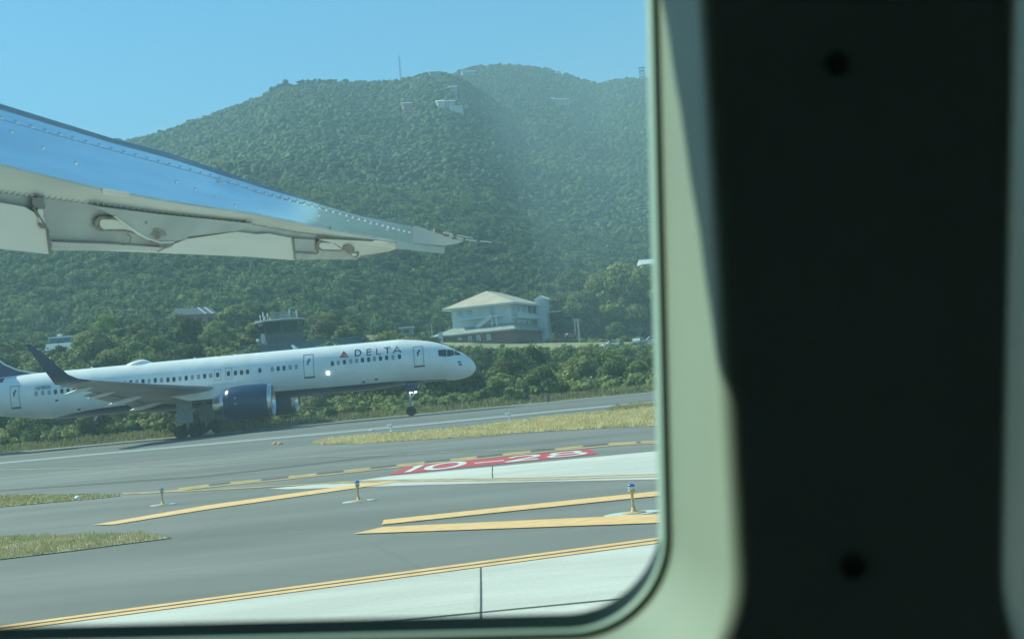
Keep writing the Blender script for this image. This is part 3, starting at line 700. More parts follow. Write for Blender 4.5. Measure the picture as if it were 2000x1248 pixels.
HH = [(862, 205, 5.0, 'broken', 'white gabled villa high on the mountain, leftmost of its bright cluster'), (893, 212, 9.5, 'flat', 'long low white terrace house right of the gabled villa on the mountain'),
      (880, 205, 7, 'grey', 'grey roofed house behind the long white terrace on the mountain'), (1097, 199, 15, 'grey', 'pale house with one sunlit white end, alone on the right part of the mountain'),
      (851, 146, 9, 'grey', 'pale roofed house just below the ridge, nearest the radio mast'), (917, 144, 11, 'grey', 'long pale roofed house just below the rounded summit'),
      (886, 176, 6, 'grey', 'dim grey roof half hidden in trees below the ridge'), (796, 209, 7, 'pinkish', 'dim pinkish house in the trees left of the white villa'), (1092, 142, 3.5, 'flat', 'tiny pale roof on the right shoulder of the summit')]
HP = []
for h_ in HH:
    Y_ = (on_hill(h_[0], h_[1]+3) or 1150)-8; p_ = at(h_[0], h_[1]+4, Y_); HP.append((p_.x, Y_, h_[2]*.55+1.5))
FN = 1.0
KEEP = [(at(960, 660, 320).x-4, 332, 18, 20), (at(395, 640, 292).x, 290, 8, 16), (at(140, 680, 245).x, 248, 9, 16), (at(794, 656, 300).x, 300, 4, 6), (at(1200, 676, 314).x, 316, 14, 10), (at(1279, 529, 560).x, 535, 9, 40)]
tag(link('hill_forest', forest(int(68000*FN), 640, 1720, 11, False)), 'dense green woodland covering the whole mountainside', 'forest', kind='stuff')
tag(link('foothill_forest', forest(int(12000*FN), 258, 660, 12, True)), 'scrubby woodland covering the foot of the mountain', 'forest', kind='stuff')
# --- undergrowth on the bank: one mass
def clearing(px, fr):
    return (495 < px < 720 and .62 < fr < .84) or (60 < px < 205 and fr > .66) or (165 < px < 310 and fr > .82) or (px > 1010 and fr > .9) or (640 < px < 840 and fr > .88) or (840 <= px < 1090 and fr > .86)
def undergrowth():
    rng = np.random.default_rng(5); n = 3300; VV, FF, TT = [], [], []; o = 0
    for i in range(n):
        a = rng.uniform(-.40, .17); ly = lipY(a); Y = rng.uniform(YE+2.6, ly+48+25*(a > .02)); X = a*Y; z = T(X, Y)
        if clearing(940+2700*a+45, (Y-YE)/(ly-YE)) and Y < ly+12 and a > -.19: continue
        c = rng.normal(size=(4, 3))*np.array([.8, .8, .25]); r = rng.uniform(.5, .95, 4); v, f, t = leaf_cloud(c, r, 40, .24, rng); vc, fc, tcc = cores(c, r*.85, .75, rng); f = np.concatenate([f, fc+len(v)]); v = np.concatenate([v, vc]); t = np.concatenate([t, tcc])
        VV.append(v+np.array([X, Y, z+.5])); FF.append(f+o); TT.append(np.clip(t+rng.normal()*.2, 0, 1)); o += len(v)
    return np_mesh('undergrowth', np.concatenate(VV), np.concatenate(FF), M_leafA, np.concatenate(TT))
tag(link('undergrowth', undergrowth()), 'low green scrub covering the bank beyond the runway', 'scrub', kind='stuff')
# --- individual shrubs on the bank
shr = {}
for k, (m, key) in enumerate(((M_leafA, 'mid'), (M_leafB, 'dark'), (M_leafS, 'yellow'), (M_leafD, 'dry'))):
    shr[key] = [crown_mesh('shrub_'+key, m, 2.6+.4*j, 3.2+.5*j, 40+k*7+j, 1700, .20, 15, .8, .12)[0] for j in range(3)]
occ = []
def place_shrub(X, Y, key, sc=1, label=None, name='shrub', group='shrubs growing on the bank beyond the runway', hz=1):
    o = link(name, random.choice(shr[key])); o.location = (X, Y, T(X, Y)-.15); o.scale = (sc, sc, sc*hz); o.rotation_euler = (0, 0, random.uniform(0, 6.28))
    tag(o, label, 'shrub', group); return o
GLAB = {'mid': 'leafy mid green shrub in the dense thicket on the bank beyond the runway', 'dark': 'dark green shrub in the dense thicket on the bank beyond the runway',
        'dry': 'brownish dry shrub in the thicket on the bank beyond the runway', 'yellow': 'bright yellow green shrub in the thicket on the bank beyond the runway'}
BUILD_A = (ae(855, 660)[0], ae(1080, 660)[0])
SH = []; cnt = 0; tries = 0; keys_ = ['mid']*5+['dark']*4+['dry']*1+['yellow']*1
while cnt < 215 and tries < 6000:
    tries += 1; a = random.uniform(-.40, .165); ly = lipY(a); Y = YE+5+(ly-YE-6)*random.random()**1.15; X = a*Y
    if any((X-x)**2+(Y-y)**2 < 11 for x, y in occ) or clearing(940+2700*a+45, (Y-YE)/(ly-YE)): continue
    top = interp(a, LPa)*Y+CAMH      # keep shrubs under the sightline to the lip
    sc = random.uniform(.75, 1.25); z = T(X, Y)
    if BUILD_A[0] < a < .16:
        mx = (top-.3-z)/3.9
        if mx < .45: continue
        sc = min(sc, mx)
    if Y < YE+16: sc = min(sc, random.uniform(.55, .85))
    occ.append((X, Y)); key = random.choice(keys_); SH.append((X, Y, key, sc, place_shrub(X, Y, key, sc))); cnt += 1
ZN = [(60, 'left of the winglet'), (180, 'behind the winglet'), (330, 'behind the rear cabin'), (450, 'behind the engine'), (600, 'below the control tower'), (740, 'behind the forward cabin'),
      (850, 'behind the nose wheel'), (1000, 'below the brick wall'), (1110, 'below the stair tower'), (1190, 'below the utility poles'), (9999, 'below the parked cars')]
RWN = [(.22, 'at the runway edge'), (.5, 'low on the bank'), (.78, 'high on the bank'), (9, 'at the top of the bank')]
KN = {'mid': 'mid green shrub', 'dark': 'dark green shrub', 'dry': 'brownish shrub', 'yellow': 'yellow green shrub'}
ORD = ['leftmost', 'second', 'third', 'fourth', 'fifth', 'sixth', 'seventh', 'eighth', 'ninth', 'tenth']
cells = {}
for X, Y, key, sc, o in SH:
    px = 940+2700*X/Y+45; z_ = [n for l, n in ZN if px < l][0]; r_ = [n for l, n in RWN if (Y-YE)/(lipY(X/Y)-YE) < l][0]
    cells.setdefault((key, r_, z_), []).append((X/Y, o))
for (key, r_, z_), L_ in cells.items():
    L_.sort(key=lambda t: t[0])
    for i, (a_, o) in enumerate(L_):
        o['label'] = (KN[key]+' '+r_+' '+z_) if len(L_) == 1 else (('leftmost' if i == 0 else ORD[min(i, 9)]+' from left')+' '+KN[key]+' '+r_+' '+z_)
# notable shrubs
def atY(px, Y): return ae(px, 720)[0]*Y
for px, Y, key, sc, lab in ((990, 136, 'yellow', .75, 'bright green low shrub at the runway edge just right of the jet nose'),
                            (1245, 134, 'yellow', .6, 'small bright green bush by the runway edge near the window frame'),
                            (960, 150, 'mid', 1.1, 'broad green shrub behind the bright one, right of the jet nose')):
    place_shrub(atY(px, Y), Y, key, sc, lab)
# --- trees
def make_tree(H, R, m, seed, n=2600, size=.26, trunk=.28, name='broadleaf_tree'):
    root = empty(name)
    me, c, r = crown_mesh(name+'_crown', m, R, H, seed, n, size, 18, .8, .34)
    b = MB(); b.tube((0, 0, -.6), (.1, .05, H*.35), trunk, trunk*.7, 8); b.tube((.1, .05, H*.35), (0, 0, H*.75), trunk*.7, trunk*.25, 7)
    for i in range(7): b.tube((.1, .05, H*(.28+.05*i)), Vector(c[i]), trunk*.4, trunk*.12, 6)
    b.build('trunk', M_bark, root); link('crown', me, root); return root
T0 = [make_tree(9.5, 4.4, M_leafB, 101), make_tree(8.5, 4.6, M_leafA, 102), make_tree(11, 4.6, M_leafA, 103, 3000), make_tree(7, 4, M_leafY, 104)]
used = set()
def put_tree(k, px, Y, sc, label, group='large trees on the slope beyond the runway', hz=1, dz=0, name=None):
    o = T0[k] if k not in used else copy_tree(T0[k]); used.add(k); X = atY(px, Y); o.location = (X, Y, T(X, Y)-.2+dz); o.scale = (sc, sc, sc*hz); o.rotation_euler = (0, 0, random.uniform(0, 6.28))
    return tag(o, label, 'tree', group)
TR = [(0, 1095, 345, 1.35, 'dark tree right behind the stair tower of the pale blue building'), (0, 1150, 340, 1.42, 'dark round tree standing behind the utility poles'),
      (1, 1108, 372, 1.42, 'lighter green tree rising above the dark one by the stair tower'), (2, 1190, 350, 1.70, 'tall dark tree behind the parked white car'),
      (1, 1165, 378, 1.77, 'tall bright green tree above the utility poles'), (2, 1232, 346, 1.85, 'tall dark tree right of the parked car'), (2, 1270, 342, 1.77, 'tall dark tree by the window frame'),
      (0, 1215, 385, 2.06, 'highest green tree in the clump right of the pale building'), (1, 1255, 395, 2.13, 'broad green crown above the tall dark trees near the window frame'), (2, 1310, 350, 1.85, 'dark tree half hidden by the window frame'),
      (1, 1210, 332, 0.66, 'small green tree close behind the parked white car'), (0, 1140, 395, 1.85, 'tree with dark crown behind the bright green tree')]
for k, px, Y, sc, lab in TR: put_tree(k, px, Y, sc, lab, 'trees right of the pale building')
TL = [(3, 212, 257, .66, 'rounded bright yellow green tree on the slope left of the small house'), (0, 268, 262, .50, 'rounded dark green tree right of the yellow green one'), (0, 240, 268, .50, 'dark green tree between the yellow green tree and its darker neighbour'),
      (0, 392, 272, .36, 'small dark bushy tree in front of the pink walled house'), (1, 466, 275, .85, 'olive green tree left of the control tower'), (0, 508, 285, .85, 'dark tree directly behind the control tower roof'),
      (1, 440, 300, .8, 'olive tree right of the pink walled house'), (1, 655, 262, .62, 'spreading olive tree right of the control tower'), (1, 620, 300, .9, 'reddish olive tree behind and right of the control tower'), (0, 700, 285, .55, 'dark bush tree right of the spreading olive tree'),
      (1, 150, 290, .5, 'small tree beside the white flat roofed buildings')]
for k, px, Y, sc, lab in TL: put_tree(k, px, Y, sc, lab, 'trees on the slope above the jet')
# --- grass
M_grassG = leafmat('green_grass', (.19, .21, .065), (.38, .33, .14), (.56, .45, .26), .6, 0)
M_grassD = leafmat('dry_grass', (.36, .32, .14), (.64, .53, .28), (.80, .68, .42), .35, 0)
M_turf = mat('dry_turf', (.42, .36, .19), .95, var=.3, scale=.8, col2=(.60, .50, .29))
M_turfg = mat('green_turf', (.17, .19, .075), .95, var=.3, scale=1.0, col2=(.30, .27, .14))
M_turfm = mat('patchy_turf', (.17, .19, .08), .95, scale=.7, col2=(.40, .32, .20), bump=.6, bscale=12)
def inpoly(x, y, P):
    c = False; j = len(P)-1
    for i in range(len(P)):
        if (P[i].y > y) != (P[j].y > y) and x < (P[j].x-P[i].x)*(y-P[i].y)/(P[j].y-P[i].y)+P[i].x: c = not c
        j = i
    return c
def grass_patch(name, px, m_base, m_blade, n, h, w, label, seed, dry_edge=None):
    P = [G(*p) for p in px]; sheet(name+'_soil' if False else 'turf', px and P, m_base, .016)
    rng = random.Random(seed); xs = [p.x for p in P]; ys = [p.y for p in P]; V, tn = [], []
    k = 0
    while k < n:
        x = rng.uniform(min(xs), max(xs)); y = rng.uniform(min(ys), max(ys))
        if not inpoly(x, y, P): 
            if rng.random() > .03: continue
            x += rng.uniform(-.1, .1)
            continue
        k += 1; cl = noise.noise(Vector((x*1.3, y*1.3, seed))); hh = h*rng.uniform(.4, 1.2)*(1+.8*cl); a = rng.uniform(0, 3.14); dx, dy = math.cos(a)*w, math.sin(a)*w; lx, ly_ = rng.uniform(-.5, .5)*hh, rng.uniform(-.5, .5)*hh
        V += [(x-dx, y-dy, .015), (x+dx, y+dy, .015), (x+lx+dx*.3, y+ly_+dy*.3, hh), (x+lx-dx*.3, y+ly_-dy*.3, hh)]; t = min(1, max(0, .5+.5*cl+rng.gauss(0, .15))); tn += [t]*4
    me = np_mesh(name, np.array(V), np.arange(len(V)).reshape(-1, 4), m_blade, np.array(tn)); tag(link(name, me), label, 'grass', kind='stuff')
grass_patch('dry_grass', [(608, 865.5), (647, 858), (772, 848), (860, 841), (935, 833.5), (1000, 825.5), (1075, 815), (1165, 808), (1290, 797), (1500, 777), (1500, 812), (1291, 831), (1150, 838), (1000, 846.5), (960, 851), (810, 860), (710, 866.5), (625, 868.5)], M_turf, M_grassD, 40000, .13, .03, 'long strip of dry yellow grass between the runway and the taxiway', 3)
grass_patch('green_grass', [(1180, 806.5), (1200, 797.5), (1240, 793), (1290, 790), (1500, 770), (1500, 777), (1290, 797), (1230, 803)], M_turfg, M_grassG, 4000, .2, .03, 'greener grass on the runway side of the dry strip', 4)
grass_patch('green_grass', [(-200, 972), (0, 967.5), (215, 966), (238, 968.5), (200, 973), (120, 980), (0, 990.5), (-200, 1007)], M_turfg, M_grassG, 7000, .06, .02, 'low green grass wedge at the far left between two pavements', 5)
grass_patch('green_grass', [(-120, 1054), (0, 1049), (122, 1047), (227, 1044), (280, 1042), (336, 1051.5), (245, 1063), (140, 1077), (0, 1093.5), (-120, 1109)], M_turfm, M_grassG, 9000, .07, .006, 'nearer tongue of green and dry grass on the tarmac at the left', 6)
# dry verge on the far side of the runway
b_v = []; rng = np.random.default_rng(8); n = 30000; X = rng.uniform(-60, 26, n); Y = rng.uniform(119.9, 124.5, n); tn = np.clip(.5+.3*rng.normal(size=n), 0, 1)
Hh = rng.uniform(.15, .75, n)*np.clip((Y-119.5)/2.5, .25, 1); a = rng.uniform(0, 3.14, n); dx, dy = np.cos(a)*.05, np.sin(a)*.05; lx = rng.uniform(-.2, .2, n)
zz = np.array([T(x, y) for x, y in zip(X, Y)])
V = np.stack([np.stack([X-dx, Y-dy, zz], 1), np.stack([X+dx, Y+dy, zz], 1), np.stack([X+lx+dx*.3, Y+dy, zz+Hh], 1), np.stack([X+lx-dx*.3, Y-dy, zz+Hh], 1)], 1).reshape(-1, 3)
tag(link('verge_grass', np_mesh('verge_grass', V, np.arange(n*4).reshape(-1, 4), M_leafD, np.repeat(tn, 4))), 'dry grass verge along the far edge of the runway', 'grass', kind='stuff')
M_dirt = mat('pale_dirt', (.34, .31, .25), .95, var=.2, scale=1)
sheet('dirt_verge', [Vector((-140, 118.6, 0)), Vector((110, 118.6, 0)), Vector((110, 120.9, 0)), Vector((-140, 120.9, 0))], M_dirt, .008)

# ------------------------------------------------------------------ buildings
M_pale = mat('pale_blue_wall', (.62, .69, .71), .85, var=.08, scale=.5)
M_trim = mat('white_trim', (.72, .74, .72), .7, var=.05)
M_roofc = mat('cream_metal_roof', (.56, .46, .34), .6, var=.08, scale=.4)
M_roofg = mat('pale_green_roof', (.30, .34, .30), .7, var=.12, scale=.6)
M_brick = mat('brick_red_wall', (.21, .11, .09), .9, var=.2, scale=1.5)
M_glassb = mat('building_glass', (.35, .50, .58), .2, var=.1)
M_darkb = mat('dark_opening', (.05, .06, .07), .5)
BY = 320.0
c0 = at(999, 640, BY); z0 = at(999, 673, BY).z; ang = rad(-17)
bld = empty('hillside_building', (c0.x, BY, z0), ang, 'pale blue two storey building with cream hip roof above a brick red ground floor', 'building')
# local frame: +y away along the right-hand side, -x along the front; heights
LA, LB = 14.2, 24.0; zr = lambda px, py, Y=BY: at(px, py, Y).z-z0
hb = zr(999, 641); he = zr(999, 590); hr = at(949, 568, 327).z-z0; hm = zr(999, 614.5)
b = MB(); b.box((-LA/2, LB/2, (hb+he)/2-.3), (LA, LB, he-hb+.6)); b.build('wall', M_pale, bld)
ov = 1.7; E_ = [Vector((ov, -ov, he-.05)), Vector((-LA-ov, -ov, he-.05)), Vector((-LA-ov, LB+ov, he-.05)), Vector((ov, LB+ov, he-.05))]
R0, R1 = Vector((-LA/2, 6.2, hr)), Vector((-LA/2, LB-6.2, hr))
b = MB(); b.add(E_+[R0, R1], [(0, 1, 4), (1, 2, 5, 4), (2, 3, 5), (3, 0, 4, 5)]); rf = b.build('roof', M_roofc, bld)
b = MB(); Z = Vector((0, 0, -.42)); b.prism([e+Vector((0, 0, -.01)) for e in E_], [e+Z for e in E_]); b.build('fascia', M_trim, rf)
b = MB(); b.box((-LA/2+.3, -.75, hm), (LA-3.4, 1.5, .28)); b.box((.75, LB*.45, hm-.7), (1.5, LB*.8, .28)); b.build('balcony', M_trim, bld)
b = MB(); b.box((1.45, LB*.45, hm-.1), (.08, LB*.8, .9)); b.build('balcony_rail', M_pale, bld)
b = MB(); M_ = Matrix.Rotation(rad(-33), 3, 'Y'); b.box((-6.1, -1.1, (hb+hm)/2+.1), (4.6, 1.1, .3), M=M_); b.box((-6.1, -1.66, (hb+hm)/2+.6), (4.6, .08, .6), M=M_); b.build('stair', M_trim, bld)
for x in (-4.2, -3.1): b = MB(); b.box((x, -1.3, (hb+hm)/2), (.28, .28, hm-hb)); b.build('column', M_trim, bld)
for x in (-12.2, -9.8): b = MB(); b.box((x, -.03, hm+1.55), (1.2, .1, 1.0)); b.build('window', M_glassb, bld)
b = MB(); b.box((-4.2, -.03, hm+1.3), (1.0, .1, 1.9)); b.build('door', M_glassb, bld)
for y in (3, 7.5, 12): b = MB(); b.box((.03, y, hm+1.5), (.1, 1.6, 1.0)); b.build('window', M_glassb, bld)
b = MB(); b.box((.04, 17.5, hm+1.6), (.12, 2.2, 1.7)); b.build('window', M_darkb, bld)
for y in (4, 9, 14, 19): b = MB(); b.box((.03, y, hb+1.2), (.1, 1.4, 1.2)); b.build('window', M_glassb, bld)
for x in (-13.4, -8.2, -2.2): b = MB(); b.box((x, -.04, (he+hm)/2), (.22, .12, he-hm)); b.build('pilaster', M_trim, bld)
# brick ground floor annex with skirt roof
ax, ay = 1.8, -5.0; AX0 = -LA-3.6
b = MB(); b.box(((ax+AX0)/2, (ay+LB)/2, hb/2-2.6-.15), (ax-AX0, LB-ay, hb+5.2-.3)); b.build('ground_floor', M_brick, bld)
b = MB(); P = [Vector((ax+.7, ay-.7, hb-.35)), Vector((AX0-.7, ay-.7, hb-.35)), Vector((AX0-.7, LB+.6, hb-.35)), Vector((ax+.7, LB+.6, hb-.35)), Vector((-.01, -.01, hb+1.35)), Vector((-LA+.01, -.01, hb+1.35)), Vector((-LA+.01, LB, hb+1.35)), Vector((-.01, LB, hb+1.35))]
b.add(P, [(0, 1, 5, 4), (1, 2, 6, 5), (3, 0, 4, 7)]); b.prism([p+Vector((0, 0, -.01)) for p in P[:4]], [p+Vector((0, 0, -.35)) for p in P[:4]]); b.build('skirt_roof', M_roofg, bld)
inv = bld.matrix_basis.inverted() if False else (Matrix.Translation((c0.x, BY, z0)) @ Matrix.Rotation(ang, 4, 'Z')).inverted()
def bl_hit(px, py, ylocal):      # pixel -> local point on the plane y=ylocal of the building
    d = (inv.to_3x3() @ ray(px, py)); o_ = inv @ CP; t = (ylocal-o_.y)/d.y; return o_+d*t
for px, py in ((898, 665), (917.8, 662), (934.4, 660), (954.3, 658.4)):
    p = bl_hit(px, py, ay-.03); b = MB(); b.box((p.x, ay-.02, p.z), (.95, .12, 1.35)); fr_ = b.build('window', M_trim, bld)
    b = MB(); b.box((p.x, ay-.06, p.z), (.78, .1, 1.15)); b.build('pane', M_glassb, fr_)
p = bl_hit(861, 655, ay-.5); b = MB(); b.box((p.x, ay-.6, p.z-1.0), (.9, .5, 3.6)); b.build('gate_pillar', M_trim, bld)
# stair tower with small gable roof
st = Vector((3.9, LB-2.0, 0)); b = MB(); b.box((st.x-1.7, st.y, (at(1059, 586.5, 342).z-z0)/2-.2), (2.6, 3.4, at(1059, 586.5, 342).z-z0+.38)); tw = b.build('stair_tower', M_pale, bld)
ht = at(1059.6, 578, 342).z-z0; hte = at(1059, 586.5, 342).z-z0
b = MB(); c_ = [Vector((st.x-3.5, st.y-2.1, hte)), Vector((st.x+.2, st.y-2.1, hte)), Vector((st.x+.2, st.y+2.1, hte)), Vector((st.x-3.5, st.y+2.1, hte)), Vector((st.x-1.7, st.y-1.9, ht)), Vector((st.x-1.7, st.y+1.9, ht))]
b.add(c_, [(0, 1, 4), (1, 2, 5, 4), (2, 3, 5), (3, 0, 4, 5), (0, 3, 2, 1)]); b.build('tower_roof', M_trim, tw)
b = MB(); b.box((st.x+1.2, st.y+1, he-2.2), (3.6, 3, .25)); b.build('porch_roof', M_trim, tw)

# control tower
TY = 225.0
cx = at(552, 690, TY); tz = T(cx.x, TY)
twr = empty('control_tower', (cx.x, TY, tz), 0, 'airport control tower with dark glass cab and rooftop aerials, rising behind the jet', 'control tower')
zt = lambda py, px=552: at(px, py, TY).z-tz
k = TY/F
M_cab = mat('dark_cab_glass', (.03, .045, .055), .15, var=.2, scale=.6); M_conc2 = mat('weathered_concrete', (.22, .25, .26), .9, var=.12)
def ring(r, z, n=8, ph=.2, sy=1): return [Vector((r*math.cos(ph+2*math.pi*i/n), sy*r*math.sin(ph+2*math.pi*i/n), z)) for i in range(n)]
b = MB(); b.loft([ring(2.9, -6), ring(2.9, zt(668))], caps=True); b.build('shaft', M_dkgrey, twr)
b = MB(); b.loft([ring(3.1, zt(676)), ring(3.4, zt(660)), ring(3.45, zt(652))], caps=True); b.build('lower_cab', M_dkgrey, twr)
b = MB(); b.loft([ring(3.35, zt(652)+.01), ring(3.9, zt(629))], caps=True); cabo = b.build('cab', M_cab, twr)
for i in range(8):
    a0 = ring(3.42, zt(652), 8)[i]; a1 = ring(3.95, zt(629), 8)[i]; b = MB(); b.tube(a0, a1, .09, n=6); b.build('mullion', M_dkgrey, cabo)
b = MB(); b.loft([ring(4.15, zt(629)+.01), ring(4.2, zt(626)), ring(3.9, zt(624.5))], caps=True); rfo = b.build('roof', M_conc2, twr)
b = MB(); b.loft([ring(4.28, zt(629)+.1, 24), ring(4.28, zt(627.4), 24)], closed=True); b.build('roof_rim', M_trim, rfo)
for ch in (512, 516.5, 520.5, 525, 529, 575, 588):
    x = (ch-552)*k; h_ = {512: 14, 516.5: 20, 520.5: 11, 525: 18, 529: 9, 575: 20, 588: 19}[ch]*k; yy = random.uniform(-1.5, 1.5); b = MB(); b.tube((x*.9, yy, zt(626)-.1), (x*.9, yy, zt(626)+h_), .07, n=6); b.tube((x*.9, yy, zt(626)+h_*.55), (x*.9, yy, zt(626)+h_*.95), .12, n=6); b.build('aerial', M_trim, rfo)
b = MB(); z1_ = zt(625)
for x in (-.9, .3, 1.4, 2.4): b.tube((x, -.8, z1_), (x, -.8, z1_+1.2), .05, n=6); b.tube((x, 1, z1_), (x, 1, z1_+1.2), .05, n=6)
for h_ in (.6, 1.2): b.tube((-.9, -.8, z1_+h_), (2.4, -.8, z1_+h_), .05, n=6); b.tube((-.9, 1, z1_+h_), (2.4, 1, z1_+h_), .05, n=6)
b.build('roof_railing', M_shade, rfo)
b = MB(); b.box((.9, .2, z1_+.45), (1.6, 1, .9)); b.build('equipment_box', M_grey, rfo)
b = MB(); b.box((-2.55, -2.6, zt(659)), (.55, .4, 1.5)); b.build('warning_panel', M_trim, twr)
b = MB(); b.box((-2.75, -2.3, zt(631.5)), (.8, .9, .6)); b.build('junction_box', M_shade, twr)
# low terminal block behind the jet
p0 = at(600, 690, TY-24)
blk = empty('flat_roofed_block', (p0.x, TY-24, T(p0.x, TY-24)), 0, 'low flat roofed blue grey block at the foot of the control tower, behind the jet', 'building')
zb_ = at(600, 671.5, TY-24).z-T(p0.x, TY-24)
M_blueb = mat('blue_grey_wall', (.13, .22, .27), .8, var=.1)
b = MB(); b.box((-.1, 0, zb_/2-1), (15.5, 9, zb_+2)); b.build('wall', M_blueb, blk)
b = MB(); b.box((-.1, 0, zb_+.12), (15.9, 9.4, .24)); b.build('parapet', M_blueb, blk)
for x in (-5, -2, 1, 4): b = MB(); b.box((x, -4.52, zb_-1.4), (1.4, .1, 1.1)); b.build('window', M_glassb, blk)
for px, py, lab in ((504, 666, 'white dish aerial on a short pole left of the control tower'), (658, 668, 'small white lamp globe at the right end of the flat block')):
    p = at(px, py, TY-10); r = empty('dish_aerial' if px < 600 else 'globe_lamp', (p.x, p.y, 0), 0, lab, 'aerial' if px < 600 else 'lamp')
    b = MB(); b.tube((0, 0, T(p.x, p.y)-.3), (0, 0, p.z), .06); b.build('pole', M_grey, r); b = MB(); b.smooth = True; b.lathe((0, -.05, p.z), (0, -1, .1), [(0, .32), (.12, .3), (.22, .18), (.26, .03)], 14); b.build('dish' if px < 600 else 'globe', M_trim, r)

def house(name, px, py, Y, w, d, h, rh, wall, roof, label, rz=0, cat='house', nwin=3, gable=True, sink=2, wm=None):
    p = at(px, py, Y); r = empty(name, (p.x, p.y, p.z), rz, label, cat)
    b = MB(); b.box((0, d/2, h/2-sink/2), (w, d, h+sink)); b.build('wall', wall, r)
    b = MB(); o_ = .5
    if rh > 0:
        c = [Vector((-w/2-o_, -o_, h)), Vector((w/2+o_, -o_, h)), Vector((w/2+o_, d+o_, h)), Vector((-w/2-o_, d+o_, h))]
        if gable: c += [Vector((-w/2-o_, d/2, h+rh)), Vector((w/2+o_, d/2, h+rh))]
        else: c += [Vector((-w/2+d*.3, d/2, h+rh)), Vector((w/2-d*.3, d/2, h+rh))]
        b.add(c, [(0, 1, 5, 4), (1, 2, 5), (2, 3, 4, 5), (3, 0, 4), (3, 2, 1, 0)])
    else: b.box((0, d/2, h+.13), (w+.5, d+.5, .26))
    b.build('roof', roof, r)
    for i in range(nwin):
        x = -w/2+w*(i+.5)/nwin; b = MB(); b.box((x, -.03, h*.55), (min(1.3, w/nwin*.5), .12, h*.4)); b.build('window', wm or M_darkb, r)
    return r
M_pink = mat('pink_wall', (.45, .27, .22), .85, var=.08); M_groof = mat('grey_roof', (.22, .26, .28), .6, var=.1); M_cream = mat('cream_wall', (.62, .58, .50), .85, var=.06)
h1 = house('village_house', 392, 638, 292, 7.0, 6, 2.6, 1.7, M_pink, mat('slate_roof', (.11, .14, .155), .7, var=.12), 'small pink walled house with grey gabled roof among trees left of the control tower', rad(38))
for x in (1.0, 2.6):
    b = MB(); b.add([Vector((x, -.52, 2.63)), Vector((x+.35, -.52, 2.63)), Vector((x+.35, 3.0, 4.34)), Vector((x, 3.0, 4.34))], [(0, 1, 2, 3)]); b.build('roof_strip', M_trim, h1)
house('flat_roofed_house', 140, 686, 236, 6.8, 7, 2.4, 0, M_blueb, M_trim, 'long white roofed low building at left behind the winglet', rad(12), 'house', 2)
house('flat_roofed_house', 152, 675, 244, 5.0, 6, 1.6, 0, M_cream, M_trim, 'narrow white roofed building behind the long low one at left', rad(12), 'house', 2)
house('pitched_roof_house', 136, 696, 228, 6.6, 7, 1.2, 1.3, M_blueb, M_blueb, 'blue grey pitched roof below the white roofed buildings at left', rad(12), 'house', 0)
house('cream_shed', 113, 678, 238, 1.8, 2, 1.1, 0, M_cream, M_trim, 'small cream shed at the left end of the white roofed buildings', 0, 'shed', 1)
for px, py, lab in ((117.5, 658, 'white dish aerial standing over the cream shed'), (172, 656.5, 'white dish aerial at the right end of the white roofs')):
    p = at(px, py, 238); r = empty('dish_aerial', (p.x, p.y, p.z), 0, lab, 'aerial')
    b = MB(); b.tube((0, 0, -2.6), (0, 0, 0), .06); b.build('pole', M_grey, r); b = MB(); b.smooth = True; b.lathe((0, -.05, 0), (-.2, -1, .3), [(0, .12), (.12, .42), (.16, .5), (.2, .48), (.1, .05)], 14); b.build('dish', M_trim, r)
house('utility_shed', 794, 656, 300, 2.4, 2.2, 1.7, 0, M_groof, M_trim, 'small grey shed with a pale left side near the top of the jet', rad(-8), 'shed', 1)
# houses on the mountain
M_wallw = mat('white_wall', (.60, .61, .59), .8, var=.05); M_grw = mat('grey_green_roof', (.30, .36, .37), .7, var=.1)
M_dim = mat('weathered_wall', (.30, .36, .36), .85, var=.1)
for px, py, w, kd, lab in HH:
    Y = on_hill(px, py+3)
    if not Y: Y = 1150
    Y -= 8
    s_ = Y/1100*1.0
    house('hill_house', px, py+2, Y, w*s_, 8, 3.2 if kd != 'flat' else 2.4, 1.6 if kd in ('grey', 'broken', 'pinkish') else 0, M_wallw if kd in ('broken', 'flat') else (M_dim if kd == 'grey' else M_pink), M_trim if kd in ('flat', 'broken') else M_grw, lab, rad(12 if px < 1000 else 25), 'house', 3 if w > 12 else 0, True, 4)
px, py = 1098, 199; Y = on_hill(px, py+3) or 1300; p = at(1079.5, 201, Y-9); b = MB(); r = empty('hill_house', (p.x, p.y, p.z), 0, 'small white cube annex at the left end of the lone pale house', 'house'); b.box((0, 2, 1.9), (3.6, 4, 5.6)); b.build('wall', M_wallw, r); b = MB(); b.box((0, 2, 4.85), (4, 4.4, .25)); b.build('roof', M_trim, r)
# big house at the window's edge
r = house('villa', 1279, 529, 560, 9.5, 8, 3.0, 2.2, M_wallw, M_trim, 'white villa with arcaded balcony on the slope, cut by the window frame', rad(8), 'house', 0)
for i in range(5): b = MB(); b.box((-4.6+i*2.2, -.05, 1.3), (1.1, .14, 1.7)); b.build('arch_opening', M_darkb, r)
